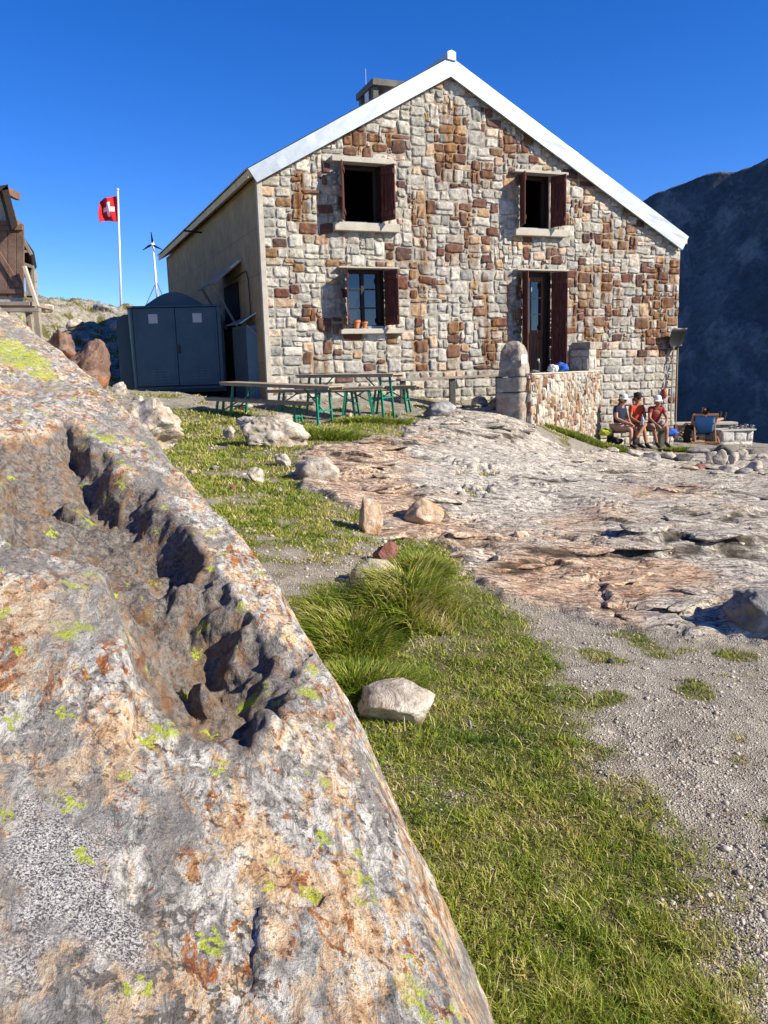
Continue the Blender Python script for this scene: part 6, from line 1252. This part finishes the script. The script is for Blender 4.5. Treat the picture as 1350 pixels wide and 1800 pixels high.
sitter(1147, .12, rzf(.15, -.99), 'seated man in a maroon shirt and white cap leaning on his knees', dict(face=(.55,.9,-.25), sp=(0,.05,.70), ch=(0,.14,.85), nb=(.0,.20,.98), n2=(.01,.23,1.03), h1=(.02,.26,1.07), h2=(.03,.27,1.14), h3=(.03,.26,1.205), sl=(-.15,.16,.94), sr=(.16,.16,.94), el=(-.22,.28,.70), er=(.24,.28,.72), wl=(-.10,.46,.58), wr=(.16,.46,.58), hl=(-.04,.50,.55), hr=(.12,.52,.54), kl=(-.15,.42,.50), kr=(.20,.42,.50)), skin_t, maroon, greyf, bootm, whitef, (haird, False), short_len=.75)
# person in the deck chair, legs up on the low wall
person((c0.x, DY, zg), R(-14), 'person lying back in the blue deck chair with feet up on the terrace wall', dict(face=(0,.8,.6), pel=(0,.62,.30), sp=(0,.48,.42), ch=(0,.30,.58), nb=(0,.17,.70), n2=(0,.13,.74), h1=(0,.10,.77), h2=(0,.06,.83), h3=(0,.01,.875),
   sl=(-.16,.20,.67), sr=(.16,.20,.67), el=(-.24,.42,.48), er=(.26,.42,.48), wl=(-.14,.62,.50), wr=(.16,.62,.50), hl=(-.10,.68,.50), hr=(.12,.68,.50), tl=(-.06,.68,.30), tr=(.12,.66,.31), kl=(.20,.95,.55), kr=(.36,.85,.53), al=(.50,1.10,.60), ar=(.60,.98,.59), fl=(.54,1.12,.75), fr=(.65,1.0,.74)), skin_l, blackf, blackf, bootm, None, (haird, False), short_len=.6)
# bags and small things by the people
limef = fabric('yellow_green_fabric', (.38,.42,.03)); p = at_depth(1067, 758, BY-.15)
cloth_lump('bag', (p.x-.02, BY-.1, p.z-.10), (.15,.12,.09), 5, limef, 'yellow-green bag beside the seated woman', 'bag')
p = at_depth(1176, 765, BY+.35); cloth_lump('bag', (p.x, BY+.40, p.z-.03), (.19,.14,.12), 6, bluef, 'bright blue bag to the right of the man in maroon', 'bag')
p = at_depth(1215, 777, DY+.2); cloth_lump('backpack', (p.x-.02, DY+.25, gz(p.x, DY+.2)), (.16,.15,.26), 8, blackf, 'black backpack standing left of the deck chair', 'backpack')
p = at_depth(1078, 784, BY-.1); cloth_lump('backpack', (p.x, BY-.12, gz(p.x, BY-.1)), (.18,.14,.10), 9, blackf, 'black backpack lying under the bench by the woman', 'backpack')
bt2 = thing('water_bottle', (seat_at(1117)[0]+.02, BY-.42, zb_+.58), 'clear blue water bottle held by the man in orange', 'bottle'); mb = MB(); mb.lathe((0,0,0), [(.028, 0), (.032, .01), (.032, .13), (.014, .17), (.014, .19)], 14); mb.build('bottle_body', plain('bottle_plastic', (.25,.35,.5), .2, .1, bump=0), bt2, world=False); mb = MB(); mb.lathe((0,0,.19), [(.016, 0), (.016, .02)], 12); mb.build('cap', bluef, bt2, world=False)
q = FP(fac(1167, 692, .05)[0], fac(1167, 692, .05)[1], .06); mb = MB(); mb.lathe(q-UP*.12, [(.03, 0), (.05, .02), (.055, .16), (.035, .22), (.015, .25)], 14); o = mb.build('red_canister', plain('red_paint', (.40,.05,.03), .5), None, smooth=True); tag(o, 'small red canister hanging on the wall below the shovels', 'canister')
